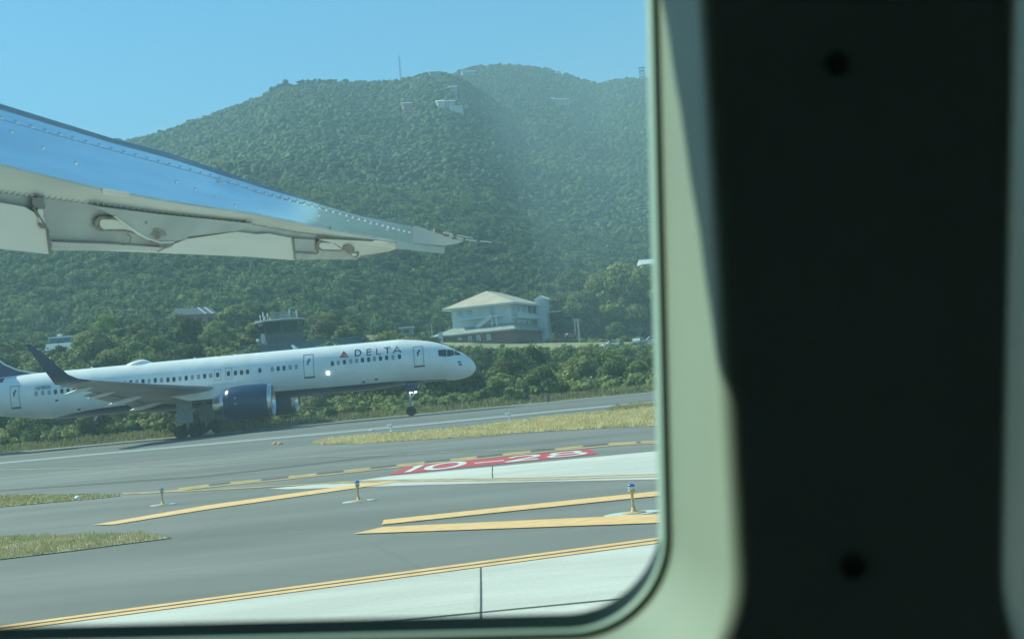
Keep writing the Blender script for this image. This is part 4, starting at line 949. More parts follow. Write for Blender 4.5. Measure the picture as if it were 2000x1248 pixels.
# radio mast and lookout tree tower on the ridge
Y = on_hill(782, 158) or 1140; p = at(783, 152, Y+5); r = empty('radio_mast', (p.x, p.y, p.z-8), 0, 'thin lattice radio mast on the ridge line', 'mast')
hm_ = at(780, 111, Y+5).z-(p.z-8); b = MB()
for i in range(3):
    a = 2.1*i; b.tube((.9*math.cos(a), .9*math.sin(a), 0), (.45*math.cos(a), .45*math.sin(a), hm_), .16, .14, n=5)
for j in range(14):
    z_ = hm_*j/14; b.tube((.85, 0, z_), (-.6, .7, z_+hm_/14), .07, n=4); b.tube((-.6, .7, z_), (-.6, -.7, z_+hm_/14), .07, n=4)
b.build('lattice', M_dkgrey, r); b = MB(); b.tube((0, 0, hm_*.98), (0, 0, hm_*1.06), .12); b.build('tip', M_dkgrey, r)
Y = on_hill(1254, 156) or 1500; p = at(1255, 152, Y+4); r = empty('lookout_tower', (p.x, p.y, p.z-6), 0, 'dark stilted lookout tower with flat top on the right ridge', 'tower')
h_ = at(1255, 133, Y+4).z-(p.z-6); q_ = (Y)/F
b = MB()
for sx in (-1, 1):
    for sy in (-1, 1): b.tube((sx*3.0, sy*2, 0), (sx*2.4, sy*1.6, h_), .35, n=6)
for f_ in (.45, .62): b.box((0, 0, h_*f_), (6, 4.4, .5))
b.build('frame', M_dkgrey, r); b = MB(); b.box((0, 0, h_*.80), (5.6, 4.2, 1.4)); b.box((0, 0, h_), (7.4, 5, 1.1)); b.build('platform', M_dkgrey, r)

# utility poles, parked vehicles on the hill road
M_pole = mat('weathered_pole', (.40, .38, .35), .8)
for px, ptop, pbot, Y, lab in ((1133, 622, 674, 316, 'pale utility pole standing right of the building, taller of the pair'), (1126, 621, 668, 330, 'greyer utility pole just behind and left of the taller one'),
                               (774, 643, 668, 300, 'short cream post behind the jet roof near the DELTA lettering'), (844, 633, 652, 305, 'thin grey lamp post left of the brick wall')):
    p = at(px, pbot, Y); pt = at(px, ptop, Y); r = empty('utility_pole', (p.x, p.y, p.z-1), 0, lab, 'pole', 'poles on the hill road'); b = MB(); b.tube((0, 0, 0), (0, 0, pt.z-p.z+1), .20 if px > 1000 else .13, .14 if px > 1000 else .1, n=8); b.build('shaft', M_pole, r)
    b = MB(); b.box((0, 0, pt.z-p.z+.6), (1.5 if px > 1000 else .5, .12, .14)); b.build('crossarm', M_pole, r)
M_cw = mat('white_car_paint', (.75, .76, .76), .3); M_cg = mat('silver_car_paint', (.45, .5, .52), .3); M_glc = mat('car_glass', (.03, .04, .05), .1)
def car(px, py, Y, rz, m, label, L=4.5):
    p = at(px, py, Y); r = empty('parked_car', (p.x, p.y, p.z), rz, label, 'car', 'cars parked on the hill road')
    pr = [(-L/2, .35), (-L/2, .82), (-L*.30, .92), (-L*.17, 1.38), (L*.14, 1.42), (L*.30, 1.0), (L*.47, .86), (L/2, .6), (L/2, .35)]
    b = MB(); b.prism([Vector((x, -.85, z)) for x, z in pr], [Vector((x, .85, z)) for x, z in pr]); b.build('body', m, r)
    b = MB(); gpl = [(-L*.27, .94), (-L*.16, 1.30), (L*.13, 1.34), (L*.26, 1.0)]; b.prism([Vector((x, -.87, z)) for x, z in gpl], [Vector((x, .87, z)) for x, z in gpl]); b.build('window', M_glc, r)
    for x in (-L*.3, L*.31):
        for y in (-.78, .78): b = MB(); b.tube((x, y-.1, .32), (x, y+.1, .32), .33, n=14); b.build('wheel', M_tyre, r)
    return r
car(1197, 677.8, 306, rad(4), M_cw, 'white sedan parked on the grassy ledge in front of the tall trees')
car(1246, 673, 308, rad(70), M_cg, 'silver car seen end on, right of the white sedan', 4.2)
car(1277, 672.5, 316, rad(2), M_cg, 'pale van by the window frame, rightmost vehicle', 5.4).scale = (1, 1, 1.35)
car(1112, 662, 325, rad(30), mat('dull_red_paint', (.25, .08, .08), .4), 'small dull red car in the shade right of the stair tower', 3.8)
# ------------------------------------------------------------------ airfield lights and markers
M_lb = mat('light_fitting_yellow', (.55, .36, .16), .6, var=.1, scale=20); M_blue = mat('blue_glass_dome', (.03, .14, .42), .15); M_lens = mat('clear_lens', (.55, .70, .78), .15)
M_pad = mat('concrete_pad', (.50, .54, .53), .85, var=.1, scale=6)
def pxz(px, py0, py1): p = G(px, py0); D = (CR.inverted() @ (p-CP)).z*-1; return p, (py0-py1)/F*D
lr = None
for px, py, top, pad, lab in ((1238, 1003, 947.5, 62, 'nearest blue taxiway light, on a yellow base beside the window frame'), (700.5, 979, 940.5, 34, 'blue taxiway light in the middle, at the end of the thin yellow stripe'), (318, 986, 955, 27, 'farthest blue taxiway light, leftmost, on a pale pad')):
    p, h_ = pxz(px, py, top); s_ = h_/.45
    if lr is None:
        lr = empty('taxiway_light', (0, 0, 0)); b = MB(); b.smooth = True
        b.lathe((0, 0, .012), (0, 0, 1), [(0, .20), (.010, .19), (.02, .08), (.035, .036), (.09, .030)], 20); b.build('base', M_lb, lr)
        b = MB(); b.smooth = True; b.lathe((0, 0, .09), (0, 0, 1), [(0, .030), (.04, .023), (.22, .023), (.24, .032)], 14); b.build('stem', M_lb, lr)
        b = MB(); b.smooth = True; b.lathe((0, 0, .33), (0, 0, 1), [(0, .034), (.015, .05), (.05, .052), (.055, .045)], 18); b.build('collar', M_lb, lr)
        b = MB(); b.smooth = True; b.lathe((0, 0, .383), (0, 0, 1), [(0, .045), (.02, .058), (.045, .058), (.05, .055)], 20); b.build('lens', M_lens, lr)
        b = MB(); b.smooth = True; b.lathe((0, 0, .433), (0, 0, 1), [(0, .06), (.015, .058), (.035, .04), (.045, .01)], 20); b.build('blue_cap', M_blue, lr)
        b = MB(); b.smooth = False; b.lathe((0, 0, .0005), (0, 0, 1), [(0, 1), (.010, .97)], 26); b.build('concrete_pad', M_pad, lr); o = lr
        pad0 = [k_ for k_ in kids(lr) if k_.name.startswith('concrete_pad')][0]
    else: o = copy_tree(lr)
    o.location = (p.x, p.y, .002); o.scale = (s_,)*3; tag(o, lab, 'airfield light', 'blue taxiway edge lights')
    for k_ in kids(o):
        if k_.name.startswith('concrete_pad'):
            D = (CR.inverted() @ (p-CP)).z*-1; rr = pad/F*D/s_; k_.scale = (rr*.95, rr*.6, 1)
M_mw = mat('white_marker', (.75, .76, .74), .5); M_or = mat('orange_marker', (.55, .30, .14), .7)
for px, py, top, lab in ((765, 841.5, 829, 'white hooked runway edge light left of the grass strip end'), (996, 823, 806, 'white hooked runway edge light in front of the dry grass, right of the nose wheel'), (728.5, 845, 840, 'tiny white stub marker left of the hooked runway light')):
    p, h_ = pxz(px, py, top); r = empty('runway_edge_light', (p.x, p.y, 0), 0, lab, 'airfield light'); b = MB(); b.tube((0, 0, 0), (0, 0, h_*.9), .05, .045, n=8); b.lathe((0, 0, 0), (0, 0, 1), [(0, .12), (.02, .1)], 14); b.build('stem', M_mw, r)
    b = MB(); b.smooth = True; b.lathe((0, 0, h_*.8), (0, 0, 1), [(0, .04), (.02, .06), (.07, .06), (.10, .03)], 12); b.tube((0, 0, h_*.86), (-.22, 0, h_*.9), .04, n=6); b.build('lamp_head', M_mw, r)
p, h_ = pxz(1074.5, 786, 772); r = empty('marker_post', (p.x, 119.2, 0), 0, 'short dark square post on the far edge of the runway', 'post'); b = MB(); b.box((0, 0, .35), (.24, .24, .75)); b.build('post', M_dkgrey, r); b = MB(); b.box((0, 0, .76), (.3, .3, .08)); b.build('post_cap', M_dkgrey, r)
p, h_ = pxz(1015, 835.5, 830); r = empty('marker_post', (p.x, p.y, 0), 0, 'tiny dark stake in the dry grass strip', 'post'); b = MB(); b.tube((0, 0, 0), (.03, 0, .22), .05, .02, n=6); b.build('post', M_dkgrey, r)
p, h_ = pxz(152.5, 975, 970); r = empty('ground_light', (p.x, p.y, 0), 0, 'low white dome light in the green grass at the far left', 'airfield light'); b = MB(); b.smooth = True; b.lathe((0, 0, .01), (0, 0, 1), [(0, .11), (.05, .1), (.09, .05), (.1, .01)], 14); b.build('dome', M_mw, r)
for px, lab in ((537, 'left one of two small orange lumps on the runway shoulder'), (547, 'right one of two small orange lumps on the runway shoulder')):
    p, h_ = pxz(px, 868, 864); r = empty('ground_marker', (p.x, p.y, 0), 0, lab, 'marker', 'orange ground markers'); b = MB(); b.lathe((0, 0, .008), (0, 0, 1), [(0, .17), (.06, .15), (.12, .05)], 9); b.build('cap', M_or, r)
p = at(401, 852, 114.6); r = empty('pale_wedge', (p.x, 116.6, 0.012), 0, 'pale yellow wedge beside the jet main wheels', 'marker')  # plain wedge put in for a small bright triangle by the wheels
M_pw = mat('wedge_yellow', (.85, .70, .40), .6); b = MB(); b.add([(-.36, 0, .0), (.36, 0, .0), (.36, .4, .0), (-.36, .4, .0), (0, .1, .42), (0, .3, .42)], [(0, 1, 4), (1, 2, 5, 4), (2, 3, 5), (3, 0, 4, 5), (3, 2, 1, 0)]); b.build('wedge', M_pw, r)
# ------------------------------------------------------------------ the aircraft we look out of: wing and cabin wall
M_alu = mat('polished_aluminium', (.90, .92, .93), .13, metal=1., var=.06, bump=.05, bscale=1.6, scale=2, stretch=(3, .3, 6))
M_alud = mat('dull_edge_metal', (.30, .33, .35), .45, metal=.6, var=.1)
M_under = mat('wing_underside_paint', (.44, .46, .42), .55, var=.15, scale=2.2, stretch=(1, .35, 4))
M_cove = mat('darkened_flap_paint', (.33, .36, .34), .6, var=.12, scale=3)  # flap paint darkened: shading of cove and fairing put into the colour
M_flap = mat('flap_paint', (.56, .57, .52), .55, var=.07, scale=2, stretch=(1, .3, 2))
M_seam = mat('seam_sealant', (.17, .18, .17), .8); M_rust = mat('hinge_grime', (.19, .155, .12), .8, var=.4, scale=30); M_rimw = mat('pale_edge_paint', (.56, .58, .53), .5)  # last one: pale tone for lips, flanges, rivets and wicks
own = empty('passenger_aircraft', (0, 0, 0), 0, 'aircraft we look out of: dark cabin wall, window surround and polished wing with flap hinges', 'aircraft')
def wD(px, k=1.0): return k/(lerp(1/4.6, 1/11.5, px/870))
L0 = [(-350, 100), (0, 203), (224, 272), (331, 299), (500, 357), (525, 366), (620, 396), (705, 421), (755, 430), (807, 441)]
L1 = [(-350, 111), (0, 213), (224, 280), (331, 309), (500, 363), (620, 398.5), (705, 423), (807, 443)]
L2 = [(-350, 148), (0, 233), (84, 257), (280, 310), (421, 348), (500, 375), (592, 397), (730, 435), (785, 450), (807, 455)]
L3 = [(-350, 226), (0, 320), (196, 368), (336, 393), (500, 417), (645, 447), (772, 470), (807, 475)]
L4 = [(-350, 330), (0, 375), (168, 396), (308, 415), (491, 437), (575, 452), (655, 462), (772, 474), (807, 477.5)]
L5 = [(-350, 480), (0, 485), (210, 489), (500, 501), (700, 505), (767, 491), (795, 487), (807, 487)]
PXS = [x for x in range(-350, 800, 25)]+[807]
wing = None
def wp(px, L, k, dy=0): return Wd(px, interp(px, L)+dy, wD(px, k))
K0, K1, K2, K3, K4, K5 = 1.085, 1.078, 1.058, 1.0, 1.03, 1.075
def ks(px): return 1 if px < 430 else lerp(1, .02, min(1, (px-400)/200))
b = MB(); b.smooth = True; rows = []
PXS = [x for x in range(-350, 800, 25)]+[807]
for px in PXS:
    r = []; y1, y2, y3 = interp(px, L1), interp(px, L2), interp(px, L3)
    for t in np.linspace(0, 1, 13):
        y = y1+(y3-y1)*t; f = (1-t); kk = K3+(K1-K3)*ks(px)*(f**1.15); r.append(Wd(px, y, wD(px, kk)))
    rows.append(r)
b.loft(rows, closed=False); wing = b.build('wing', M_alu, own)
# rivets in the leading band
b = MB(); b.smooth = True; x = -60.0
while x < 800:
    y = interp(x, L2)-2.8*(1-x/1100); t = (y-interp(x, L1))/(interp(x, L3)-interp(x, L1)); kk = K3+(K1-K3)*ks(x)*((1-t)**1.15); p = Wd(x, y, wD(x, kk)); s_ = .015
    b.lathe(p+Vector((-.004, 0, -.002)), (.85, -.16, .5), [(0, s_), (.007, s_*.8), (.011, s_*.2)], 10); x += 30*(4.6/wD(x))**1.4
for x, f in ((23, .36), (84, .50), (148, .62), (345, .52), (382, .60), (421, .70), (460, .85), (623, .5), (680, .4), (756, .45), (723, .3)):
    y = lerp(interp(x, L1), interp(x, L3), f); kk = K3+(K1-K3)*ks(x)*((1-f)**1.15); p = Wd(x, y, wD(x, kk)); b.lathe(p, (.85, -.16, .5), [(0, .009), (.005, .006), (.007, .002)], 10)
b.build('rivet_row', M_alu, wing)
def kq(k, px): return 1+(k-1)*ks(px) if k > 1.0499 and k < 1.09 and k != K5 and k not in KEEPK else k
KEEPK = (K5-.002, K5+.003)
def band(name, La, Lb, ka, kb, m, da=0, db=0, pxs=PXS, n=1, par=None, sm=True, bulge=0):
    b = MB(); b.smooth = sm
    b.loft([[Wd(px, lerp(interp(px, La)+da, interp(px, Lb)+db, i/n), wD(px, lerp(kq(ka, px), kq(kb, px), i/n)-bulge*math.sin(math.pi*i/n))) for i in range(n+1)] for px in pxs], closed=False)
    return b.build(name, m, par or wing)
band('upper_edge_strip', L0, L1, K0, K1-.001, M_alud)
band('panel_seam', L2, L2, 1.0565, 1.0565, M_alud, -.5, .9)
band('leading_edge_lip', L3, L3, .999, .998, M_rimw, -.5, 3.5, n=2)
band('lower_skin', L3, L4, 1.001, K4, M_under, 3, 0, n=4, bulge=.004)
sub = [p for p in PXS if p < 660]
band('rivet_flange', L4, L4, K4-.001, K4+.002, M_rimw, -2.6, .8, pxs=sub)
band('cove_seam', L4, L4, K4, K4+.003, M_seam, .8, 2.6, pxs=sub)
band('cove_panel', L4, L5, K4+.002, K5, M_cove, 2, -4, n=3)
band('trailing_edge_strip', L5, L5, K5-.002, K5+.003, M_rimw, -4.5, 1.2, pxs=[p for p in PXS if p < 700])
band('upper_skin', L0, L0, K0, 1.30, M_alu, 0, 30)
band('rear_skin', L5, L5, K5+.003, 1.35, M_under, 1.2, -28)
# bright flap beyond the hinge fairings
def plate(name, pts, k, m, th=.02, par=None):
    """panel following the wing: outline given in photo pixels on the wing's own surface, real thickness"""
    def kk_(x, y):
        y3, y4, y5 = interp(x, L3), interp(x, L4), interp(x, L5)
        return (K3+(K4-K3)*max(-.2, (y-y3)/(y4-y3)) if y < y4 else K4+.002+(K5-K4)*min(1.15, (y-y4)/max(4, y5-y4)))-k*.45-.003
    if k > .5: kk_ = lambda x, y: k
    a = [Wd(x, y, wD(x, kk_(x, y))) for x, y in pts]; c = [Wd(x, y, wD(x, kk_(x, y))*(1+th)) for x, y in pts]
    b = MB(); b.prism(a, c); o = b.build(name, m, par or wing); return o
c1 = lambda L: [(x/3.566, 180+y/3.566) for x, y in L]
c2 = lambda L: [(480+x/4, 350+y/4) for x, y in L]
# outer flap (light), left droop flap
plate('flap', c1([(1200, 1060), (1310, 1022), (1650, 972), (1783, 990)])+c2([(180, 425), (370, 462), (388, 634), (0, 606)])+c1([(1100, 1115)]), .010, M_flap)
plate('flap', c1([(-120, 760), (0, 770), (170, 800), (235, 835), (330, 960), (352, 1131), (0, 1092), (-120, 1080)]), .016, M_flap)
plate('flap', c2([(372, 462), (540, 474), (560, 500), (700, 500), (900, 590), (865, 628), (392, 630)]), .012, M_cove)
plate('inboard_flap_panel', c1([(352, 1040), (640, 1052), (760, 1058), (1180, 1085), (1195, 1104), (370, 1104)]), .006, M_under)
# hinge fairings
f1 = plate('hinge_fairing', c1([(620, 782), (700, 800), (1100, 850), (1750, 915), (1762, 942), (1650, 968), (1308, 1008), (1306, 1024), (1215, 1042), (1120, 1052), (1030, 1022), (960, 985), (880, 925), (800, 868)]), .026, M_cove, .03)
f2 = plate('hinge_fairing', c2([(560, 468), (650, 470), (1170, 495), (1172, 545), (1120, 565), (895, 600), (880, 612), (850, 604), (760, 545), (700, 505)]), .026, M_flap, .02)
plate('fairing_lip', c1([(790, 868), (800, 862), (960, 975), (1030, 1014), (1120, 1044), (1215, 1040), (1215, 1049), (1120, 1056), (1025, 1028), (950, 988)]), .030, M_rimw, .01, f1)
plate('hinge_shroud', c1([(1040, 1040), (1120, 1056), (1218, 1046), (1205, 1070), (1165, 1088), (1120, 1076)]), .024, M_rust, .02, f1)
plate('hinge_shroud', c2([(760, 545), (770, 520), (820, 515), (850, 535), (846, 575), (888, 575), (882, 600), (865, 620), (835, 605), (790, 570)]), .032, M_rust, .01, f2)
plate('hinge_pin', c2([(830, 582), (862, 580), (868, 596), (842, 602), (828, 594)]), .036, M_rimw, .006, f2)
plate('hinge_bolt', [(x, y) for x, y in [(308+6.5*math.cos(a), 459.5+8*math.sin(a)) for a in [i*.63 for i in range(10)]]], .029, M_rust, .006, f1)
plate('grime_patch', [(x, y) for x, y in [(310+15*math.cos(a)*(1+.2*math.sin(5*a)), 456+10*math.sin(a)*(1+.2*math.cos(3*a))) for a in [i*.4 for i in range(16)]]], .0275, mat('grimy_paint', (.20, .21, .18), .8, var=.3, scale=20), .002, f1)
plate('drain_hole', [(x, y) for x, y in [(285.7+2*math.cos(a), 435.5+2.6*math.sin(a)) for a in [i*.63 for i in range(10)]]], .029, M_seam, .004, f1)
# slotted hinge arms with the light showing through
plate('slot_rim', c1([(690, 868), (840, 870), (850, 892), (940, 965), (985, 1000), (870, 970), (700, 968), (662, 940), (660, 895)]), .012, M_rust, .004)
plate('slot_opening', c1([(712, 886), (800, 888), (850, 905), (945, 972), (860, 955), (720, 955), (695, 930), (696, 898)]), .016, M_flap, .004)
plate('slot_rim', c2([(570, 478), (690, 482), (720, 515), (770, 552), (740, 566), (590, 560), (552, 535), (553, 492)]), .022, M_rust, .004)
plate('slot_opening', c2([(590, 496), (680, 500), (715, 522), (755, 552), (600, 548), (574, 530), (576, 505)]), .026, M_flap, .004)
def wtube(name, pts, k, r, m):
    def kk_(x, y):
        y3, y4, y5 = interp(x, L3), interp(x, L4), interp(x, L5)
        return (K3+(K4-K3)*max(-.2, (y-y3)/(y4-y3)) if y < y4 else K4+.002+(K5-K4)*min(1.15, (y-y4)/max(4, y5-y4)))-k*.45-.003
    P = [Wd(x, y, wD(x, kk_(x, y) if k < .5 else k)) for x, y in pts]; b = MB(); b.smooth = True
    for i in range(len(P)-1): b.tube(P[i], P[i+1], r, n=6)
    return b.build(name, m, wing)
wtube('control_line', c1([(370, 1040), (560, 1048), (740, 1052)])+c1([(790, 1050), (860, 1064), (905, 1050), (912, 1010), (890, 992)]), .014, .003, M_seam)
wtube('control_line', c2([(390, 572), (550, 584), (570, 570), (552, 540), (553, 490)]), .022, .004, M_rust)
wtube('flap_gap', c1([(230, 800), (330, 955), (352, 1128)]), .02, .005, M_seam); wtube('flap_gap', c2([(370, 462), (390, 632)]), .02, .005, M_seam)
plate('seal_block', c1([(225, 735), (300, 735), (318, 800), (300, 830), (235, 800), (222, 770)]), .02, M_seam, .01)
plate('flap_roller', c1([(262, 815), (300, 815), (302, 870), (325, 940), (300, 945), (270, 900)]), .022, M_flap, .01)
plate('flap_roller', c1([(270, 925), (290, 915), (322, 935), (318, 952), (285, 950)]), .026, M_rust, .01)
plate('access_panel', c1([(715, 668), (900, 700), (905, 728), (850, 732), (716, 712)]), .004, M_rimw, .004)
plate('access_panel', c2([(0, 285), (52, 292), (54, 385), (0, 378)]), .004, M_cove, .003)
wtube('skin_seam', c2([(660, 372), (660, 392)]), .997, .004, M_seam)
rng2 = random.Random(4); b = MB(); b.smooth = True
for i in range(90):
    x = -40+i*8.6
    if x > 690: break
    y = interp(x, L5)-2-(rng2.random()*1.5); p = Wd(x, y, wD(x, K5-.003)); b.lathe(p, (.8, -.5, -.2), [(0, .006), (.007, .004), (.009, .002)], 8)
for i in range(60):
    x = -30+i*11.5
    if x > 640: break
    p = Wd(x, interp(x, L4)-1.2, wD(x, K4-.002)); b.lathe(p, (.8, -.5, -.2), [(0, .0065), (.006, .004), (.008, .002)], 8)
b.build('rivet_row', M_rimw, wing)
# wing tip
t0 = plate('wing_tip', [(807, 441.5), (815, 441.5), (843, 452), (880, 464), (906, 471.5), (893, 476), (868, 480), (840, 478), (807, 475)], K1-.03, M_flap, .03)
plate('tip_fence', c2([(1180, 490), (1555, 533), (1552, 583), (1540, 582), (1260, 552), (1172, 548)]), .995, M_under, .02)
plate('tip_skin', [(720, 424.5), (740, 427), (805, 438), (808, 445), (795, 450), (770, 443)], K1-.02, M_alud, .01)
for (xa, ya), (xb, yb), k in (((850, 451), (924, 465.5), 1.05), ((868, 458), (905, 467), 1.045), ((905, 468), (960, 473), 1.05), ((885, 464), (925, 470), 1.045)):
    P0, P1 = Wd(xa, ya, wD(xa, k)), Wd(xb, yb, wD(xa, k)*1.02); b = MB(); b.tube(P0, P1, .009, .004, n=6); w_ = b.build('static_wick', M_rimw, wing)
    b = MB(); b.tube(P0.lerp(P1, -.03), P0.lerp(P1, .18), .016, n=8); b.tube(P0.lerp(P1, .45), P0.lerp(P1, .55), .012, n=8); b.build('wick_mount', M_seam, w_)

# ------------------------------------------------------------------ cabin wall round the window
def cabmat(name, col, rough=.6, bump=.05, bs=400):
    return mat(name, col, rough, var=.05, scale=6, bump=bump, bscale=bs)
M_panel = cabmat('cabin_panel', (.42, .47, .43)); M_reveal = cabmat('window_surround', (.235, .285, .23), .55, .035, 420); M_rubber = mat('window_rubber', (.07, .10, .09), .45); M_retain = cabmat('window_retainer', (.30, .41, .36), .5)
M_lining = mat('cabin_lining', (.66, .68, .64), .9)
def rloop(cx, cy, a, bb, r, ang, D, n=14):
    pts = []; r = min(r, a-1, bb-1); ca, sa = math.cos(rad(ang)), math.sin(rad(ang))
    for qx, qy, a0 in ((1, -1, -90), (1, 1, 0), (-1, 1, 90), (-1, -1, 180)):
        for i in range(n+1):
            t = rad(a0+90*i/n); x = qx*(a-r)+r*math.cos(t); y = qy*(bb-r)+r*math.sin(t)
            pts.append(Wd(cx+x*ca+y*sa, cy-x*sa+y*ca, D))
    return pts
def window(cx, cy, spec, box, outer=.70):
    """spec: list of loop tuples from the pane inward; builds retainer, rubber, surround and the wall panel to box"""
    n = 14
    def L(t): return rloop(cx+t[0], cy+t[1], t[2], t[3], t[4], t[5], t[6], n)
    ret, rub, rev, pan = spec
    b = MB(); b.smooth = True; b.loft([L(t) for t in ret]); b.build('window_retainer', M_retain, own)
    b = MB(); b.smooth = True; b.loft([L(t) for t in rub]); b.build('window_seal', M_rubber, own)
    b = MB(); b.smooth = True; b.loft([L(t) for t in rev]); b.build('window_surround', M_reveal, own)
    x0, y0, x1, y1 = box; bc = ((x0+x1)/2, (y0+y1)/2, (x1-x0)/2, (y1-y0)/2)
    b = MB(); b.smooth = True; b.loft([L(t) for t in pan]+[rloop(bc[0], bc[1], bc[2], bc[3], 2, 0, .555, n)]); b.build('wall_panel', M_panel, own)
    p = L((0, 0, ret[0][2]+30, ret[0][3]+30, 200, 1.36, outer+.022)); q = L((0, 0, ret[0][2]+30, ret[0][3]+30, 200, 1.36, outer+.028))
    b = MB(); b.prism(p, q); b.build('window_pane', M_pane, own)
M_pane = bpy.data.materials.new('window_acrylic'); M_pane.use_nodes = True
nt = M_pane.node_tree; N = nt.nodes; Lk = nt.links
for x in list(N):
    if x.type == 'BSDF_PRINCIPLED': N.remove(x)
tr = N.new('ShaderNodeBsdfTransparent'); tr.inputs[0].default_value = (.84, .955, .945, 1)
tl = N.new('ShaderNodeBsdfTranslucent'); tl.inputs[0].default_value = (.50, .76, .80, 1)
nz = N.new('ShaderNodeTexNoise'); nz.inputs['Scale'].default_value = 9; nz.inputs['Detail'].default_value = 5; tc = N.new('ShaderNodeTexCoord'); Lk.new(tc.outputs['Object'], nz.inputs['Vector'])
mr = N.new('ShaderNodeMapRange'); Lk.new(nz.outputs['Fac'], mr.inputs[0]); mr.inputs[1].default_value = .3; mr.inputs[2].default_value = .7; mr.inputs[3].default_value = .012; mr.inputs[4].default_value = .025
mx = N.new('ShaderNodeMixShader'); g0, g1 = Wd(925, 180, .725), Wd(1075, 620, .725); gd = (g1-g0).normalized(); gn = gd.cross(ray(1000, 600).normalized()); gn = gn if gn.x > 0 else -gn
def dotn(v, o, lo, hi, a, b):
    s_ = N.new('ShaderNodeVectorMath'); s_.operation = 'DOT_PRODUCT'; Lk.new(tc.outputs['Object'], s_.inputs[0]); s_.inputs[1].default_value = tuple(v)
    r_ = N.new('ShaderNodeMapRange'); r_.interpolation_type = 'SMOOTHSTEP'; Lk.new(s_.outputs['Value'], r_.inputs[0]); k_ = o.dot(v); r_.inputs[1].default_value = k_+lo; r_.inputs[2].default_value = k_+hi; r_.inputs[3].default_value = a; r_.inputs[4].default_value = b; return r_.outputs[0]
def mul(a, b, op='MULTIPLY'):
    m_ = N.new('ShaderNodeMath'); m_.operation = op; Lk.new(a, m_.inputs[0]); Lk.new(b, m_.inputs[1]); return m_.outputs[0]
glare_band = mul(mul(dotn(gn, g0, -.002, .012, 0, 1), dotn(gd, g0, -.03, .03, 0, 1)), dotn(gd, g1, -.05, .04, .022, .004))  # diagonal window glare, put into the pane as extra scatter
Lk.new(mul(mr.outputs[0], glare_band, 'ADD'), mx.inputs[0]); Lk.new(tr.outputs[0], mx.inputs[1]); Lk.new(tl.outputs[0], mx.inputs[2])
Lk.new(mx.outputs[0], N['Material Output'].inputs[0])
CX, CY = 410, 484
BB = 761.0
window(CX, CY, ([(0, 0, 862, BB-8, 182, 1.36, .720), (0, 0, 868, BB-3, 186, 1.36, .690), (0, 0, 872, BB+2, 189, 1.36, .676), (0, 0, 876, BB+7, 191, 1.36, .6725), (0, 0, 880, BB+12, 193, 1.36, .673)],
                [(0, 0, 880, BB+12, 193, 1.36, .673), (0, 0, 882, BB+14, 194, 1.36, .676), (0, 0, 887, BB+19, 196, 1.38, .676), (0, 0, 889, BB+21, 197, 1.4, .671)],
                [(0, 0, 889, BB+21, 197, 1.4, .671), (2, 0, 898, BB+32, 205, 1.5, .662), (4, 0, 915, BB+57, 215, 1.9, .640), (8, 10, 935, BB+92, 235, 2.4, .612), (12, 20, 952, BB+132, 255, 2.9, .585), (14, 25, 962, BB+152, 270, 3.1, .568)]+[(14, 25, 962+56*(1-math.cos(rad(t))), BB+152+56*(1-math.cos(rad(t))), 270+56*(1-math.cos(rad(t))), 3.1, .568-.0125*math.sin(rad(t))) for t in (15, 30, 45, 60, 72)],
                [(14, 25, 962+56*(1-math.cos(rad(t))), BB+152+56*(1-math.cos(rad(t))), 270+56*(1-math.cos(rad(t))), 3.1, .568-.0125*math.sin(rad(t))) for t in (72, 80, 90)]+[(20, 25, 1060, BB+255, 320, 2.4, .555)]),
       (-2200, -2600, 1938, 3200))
window(2762, 340, ([(0, 0, 706, 1010, 180, -1, .720), (0, 0, 716, 1018, 185, -1, .690), (0, 0, 727, 1026, 190, -1, .672)],
                   [(0, 0, 727, 1026, 190, -1, .672), (0, 0, 731, 1030, 192, -1, .664), (0, 0, 737, 1036, 196, -1, .663), (0, 0, 741, 1040, 198, -1, .670)],
                   [(0, 0, 741, 1040, 198, -1, .670), (0, 0, 752, 1075, 260, -1, .630), (0, 0, 764, 1120, 330, -1.2, .600), (0, 0, 774, 1150, 380, -1.3, .575)],
                   [(0, 0, 774, 1150, 380, -1.3, .575), (0, 0, 783, 1170, 390, -1.3, .561), (0, 0, 793, 1185, 395, -1.1, .5555)]),
       (1938, -2600, 5600, 3200))
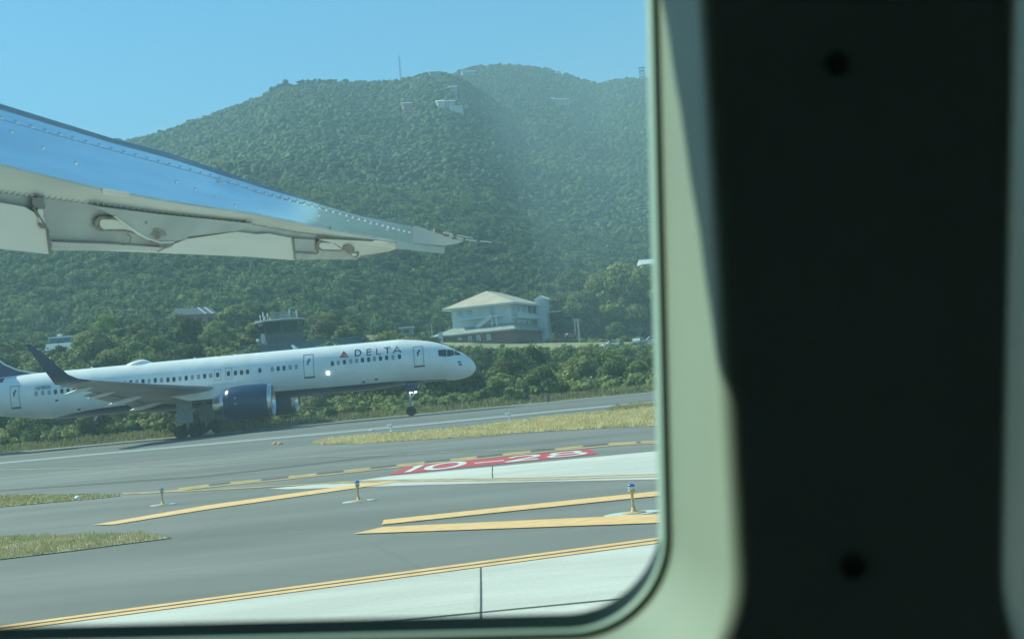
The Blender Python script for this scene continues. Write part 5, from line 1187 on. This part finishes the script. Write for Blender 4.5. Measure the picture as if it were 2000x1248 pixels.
ga, gb_ = rloop(CX-2, CY-29, 869, BB-2, 188, 1.36, .688), rloop(CX-1, CY+3, 876, BB+2, 190, 1.36, .684)
b = MB(); b.smooth = True; b.loft([[ga[i] for i in range(17, 44)], [gb_[i] for i in range(17, 44)]], closed=False); b.build('retainer_shade_strip', mat('shaded_retainer', (.08, .13, .16), .4), own)  # dark strip for the retainer's shaded bottom, shade put into the colour
for px, py in ((1635, 125), (1668, 1106)):
    b = MB(); b.smooth = True; p = Wd(px, py, .553); nrm = -(ray(1000, 624).normalized())
    b.lathe(p, nrm, [(0, .0048), (.0012, .0045), (.0014, .0038), (.0004, .0034), (.0003, .0005)], 20); b.build('screw_cap', M_rubber, own)
# the rest of the cabin, so that the panel sees a dim interior
b = MB(); q = [Wd(-2200, -2600, .5552), Wd(5600, -2600, .5552), Wd(5600, 3200, .5552), Wd(-2200, 3200, .5552)]; bk = CR @ Vector((0, 0, 1.6))
ctr = [p for p in q]; b.add(ctr+[p+bk for p in ctr], [(0, 1, 5, 4), (1, 2, 6, 5), (2, 3, 7, 6), (3, 0, 4, 7), (4, 5, 6, 7)]); b.build('cabin_lining', M_lining, own)
# outer skin around the panes
b = MB();  
o1 = rloop(-131, 300, 2069, 2900, 2, 0, .7202); b.loft([rloop(CX, CY, 862, BB-8, 182, 1.36, .7200), o1]); b.loft([rloop(2762, 340, 706, 1010, 180, -1, .7200), rloop(3769, 300, 1831, 2900, 2, 0, .7202)]); b.build('fuselage_skin', M_under, own)

# ------------------------------------------------------------------ air
M_haze = bpy.data.materials.new('air_haze'); M_haze.use_nodes = True; N = M_haze.node_tree.nodes; N.remove(N['Principled BSDF'])
pv = N.new('ShaderNodeVolumePrincipled'); pv.inputs['Density'].default_value = .00050; pv.inputs['Color'].default_value = (.50, .80, .95, 1); pv.inputs['Anisotropy'].default_value = .0
M_haze.node_tree.links.new(pv.outputs[0], N['Material Output'].inputs['Volume'])
b = MB(); b.box((0, 1300, 212), (5200, 5200, 440)); hz = b.build('haze', M_haze); tag(hz, kind='stuff')
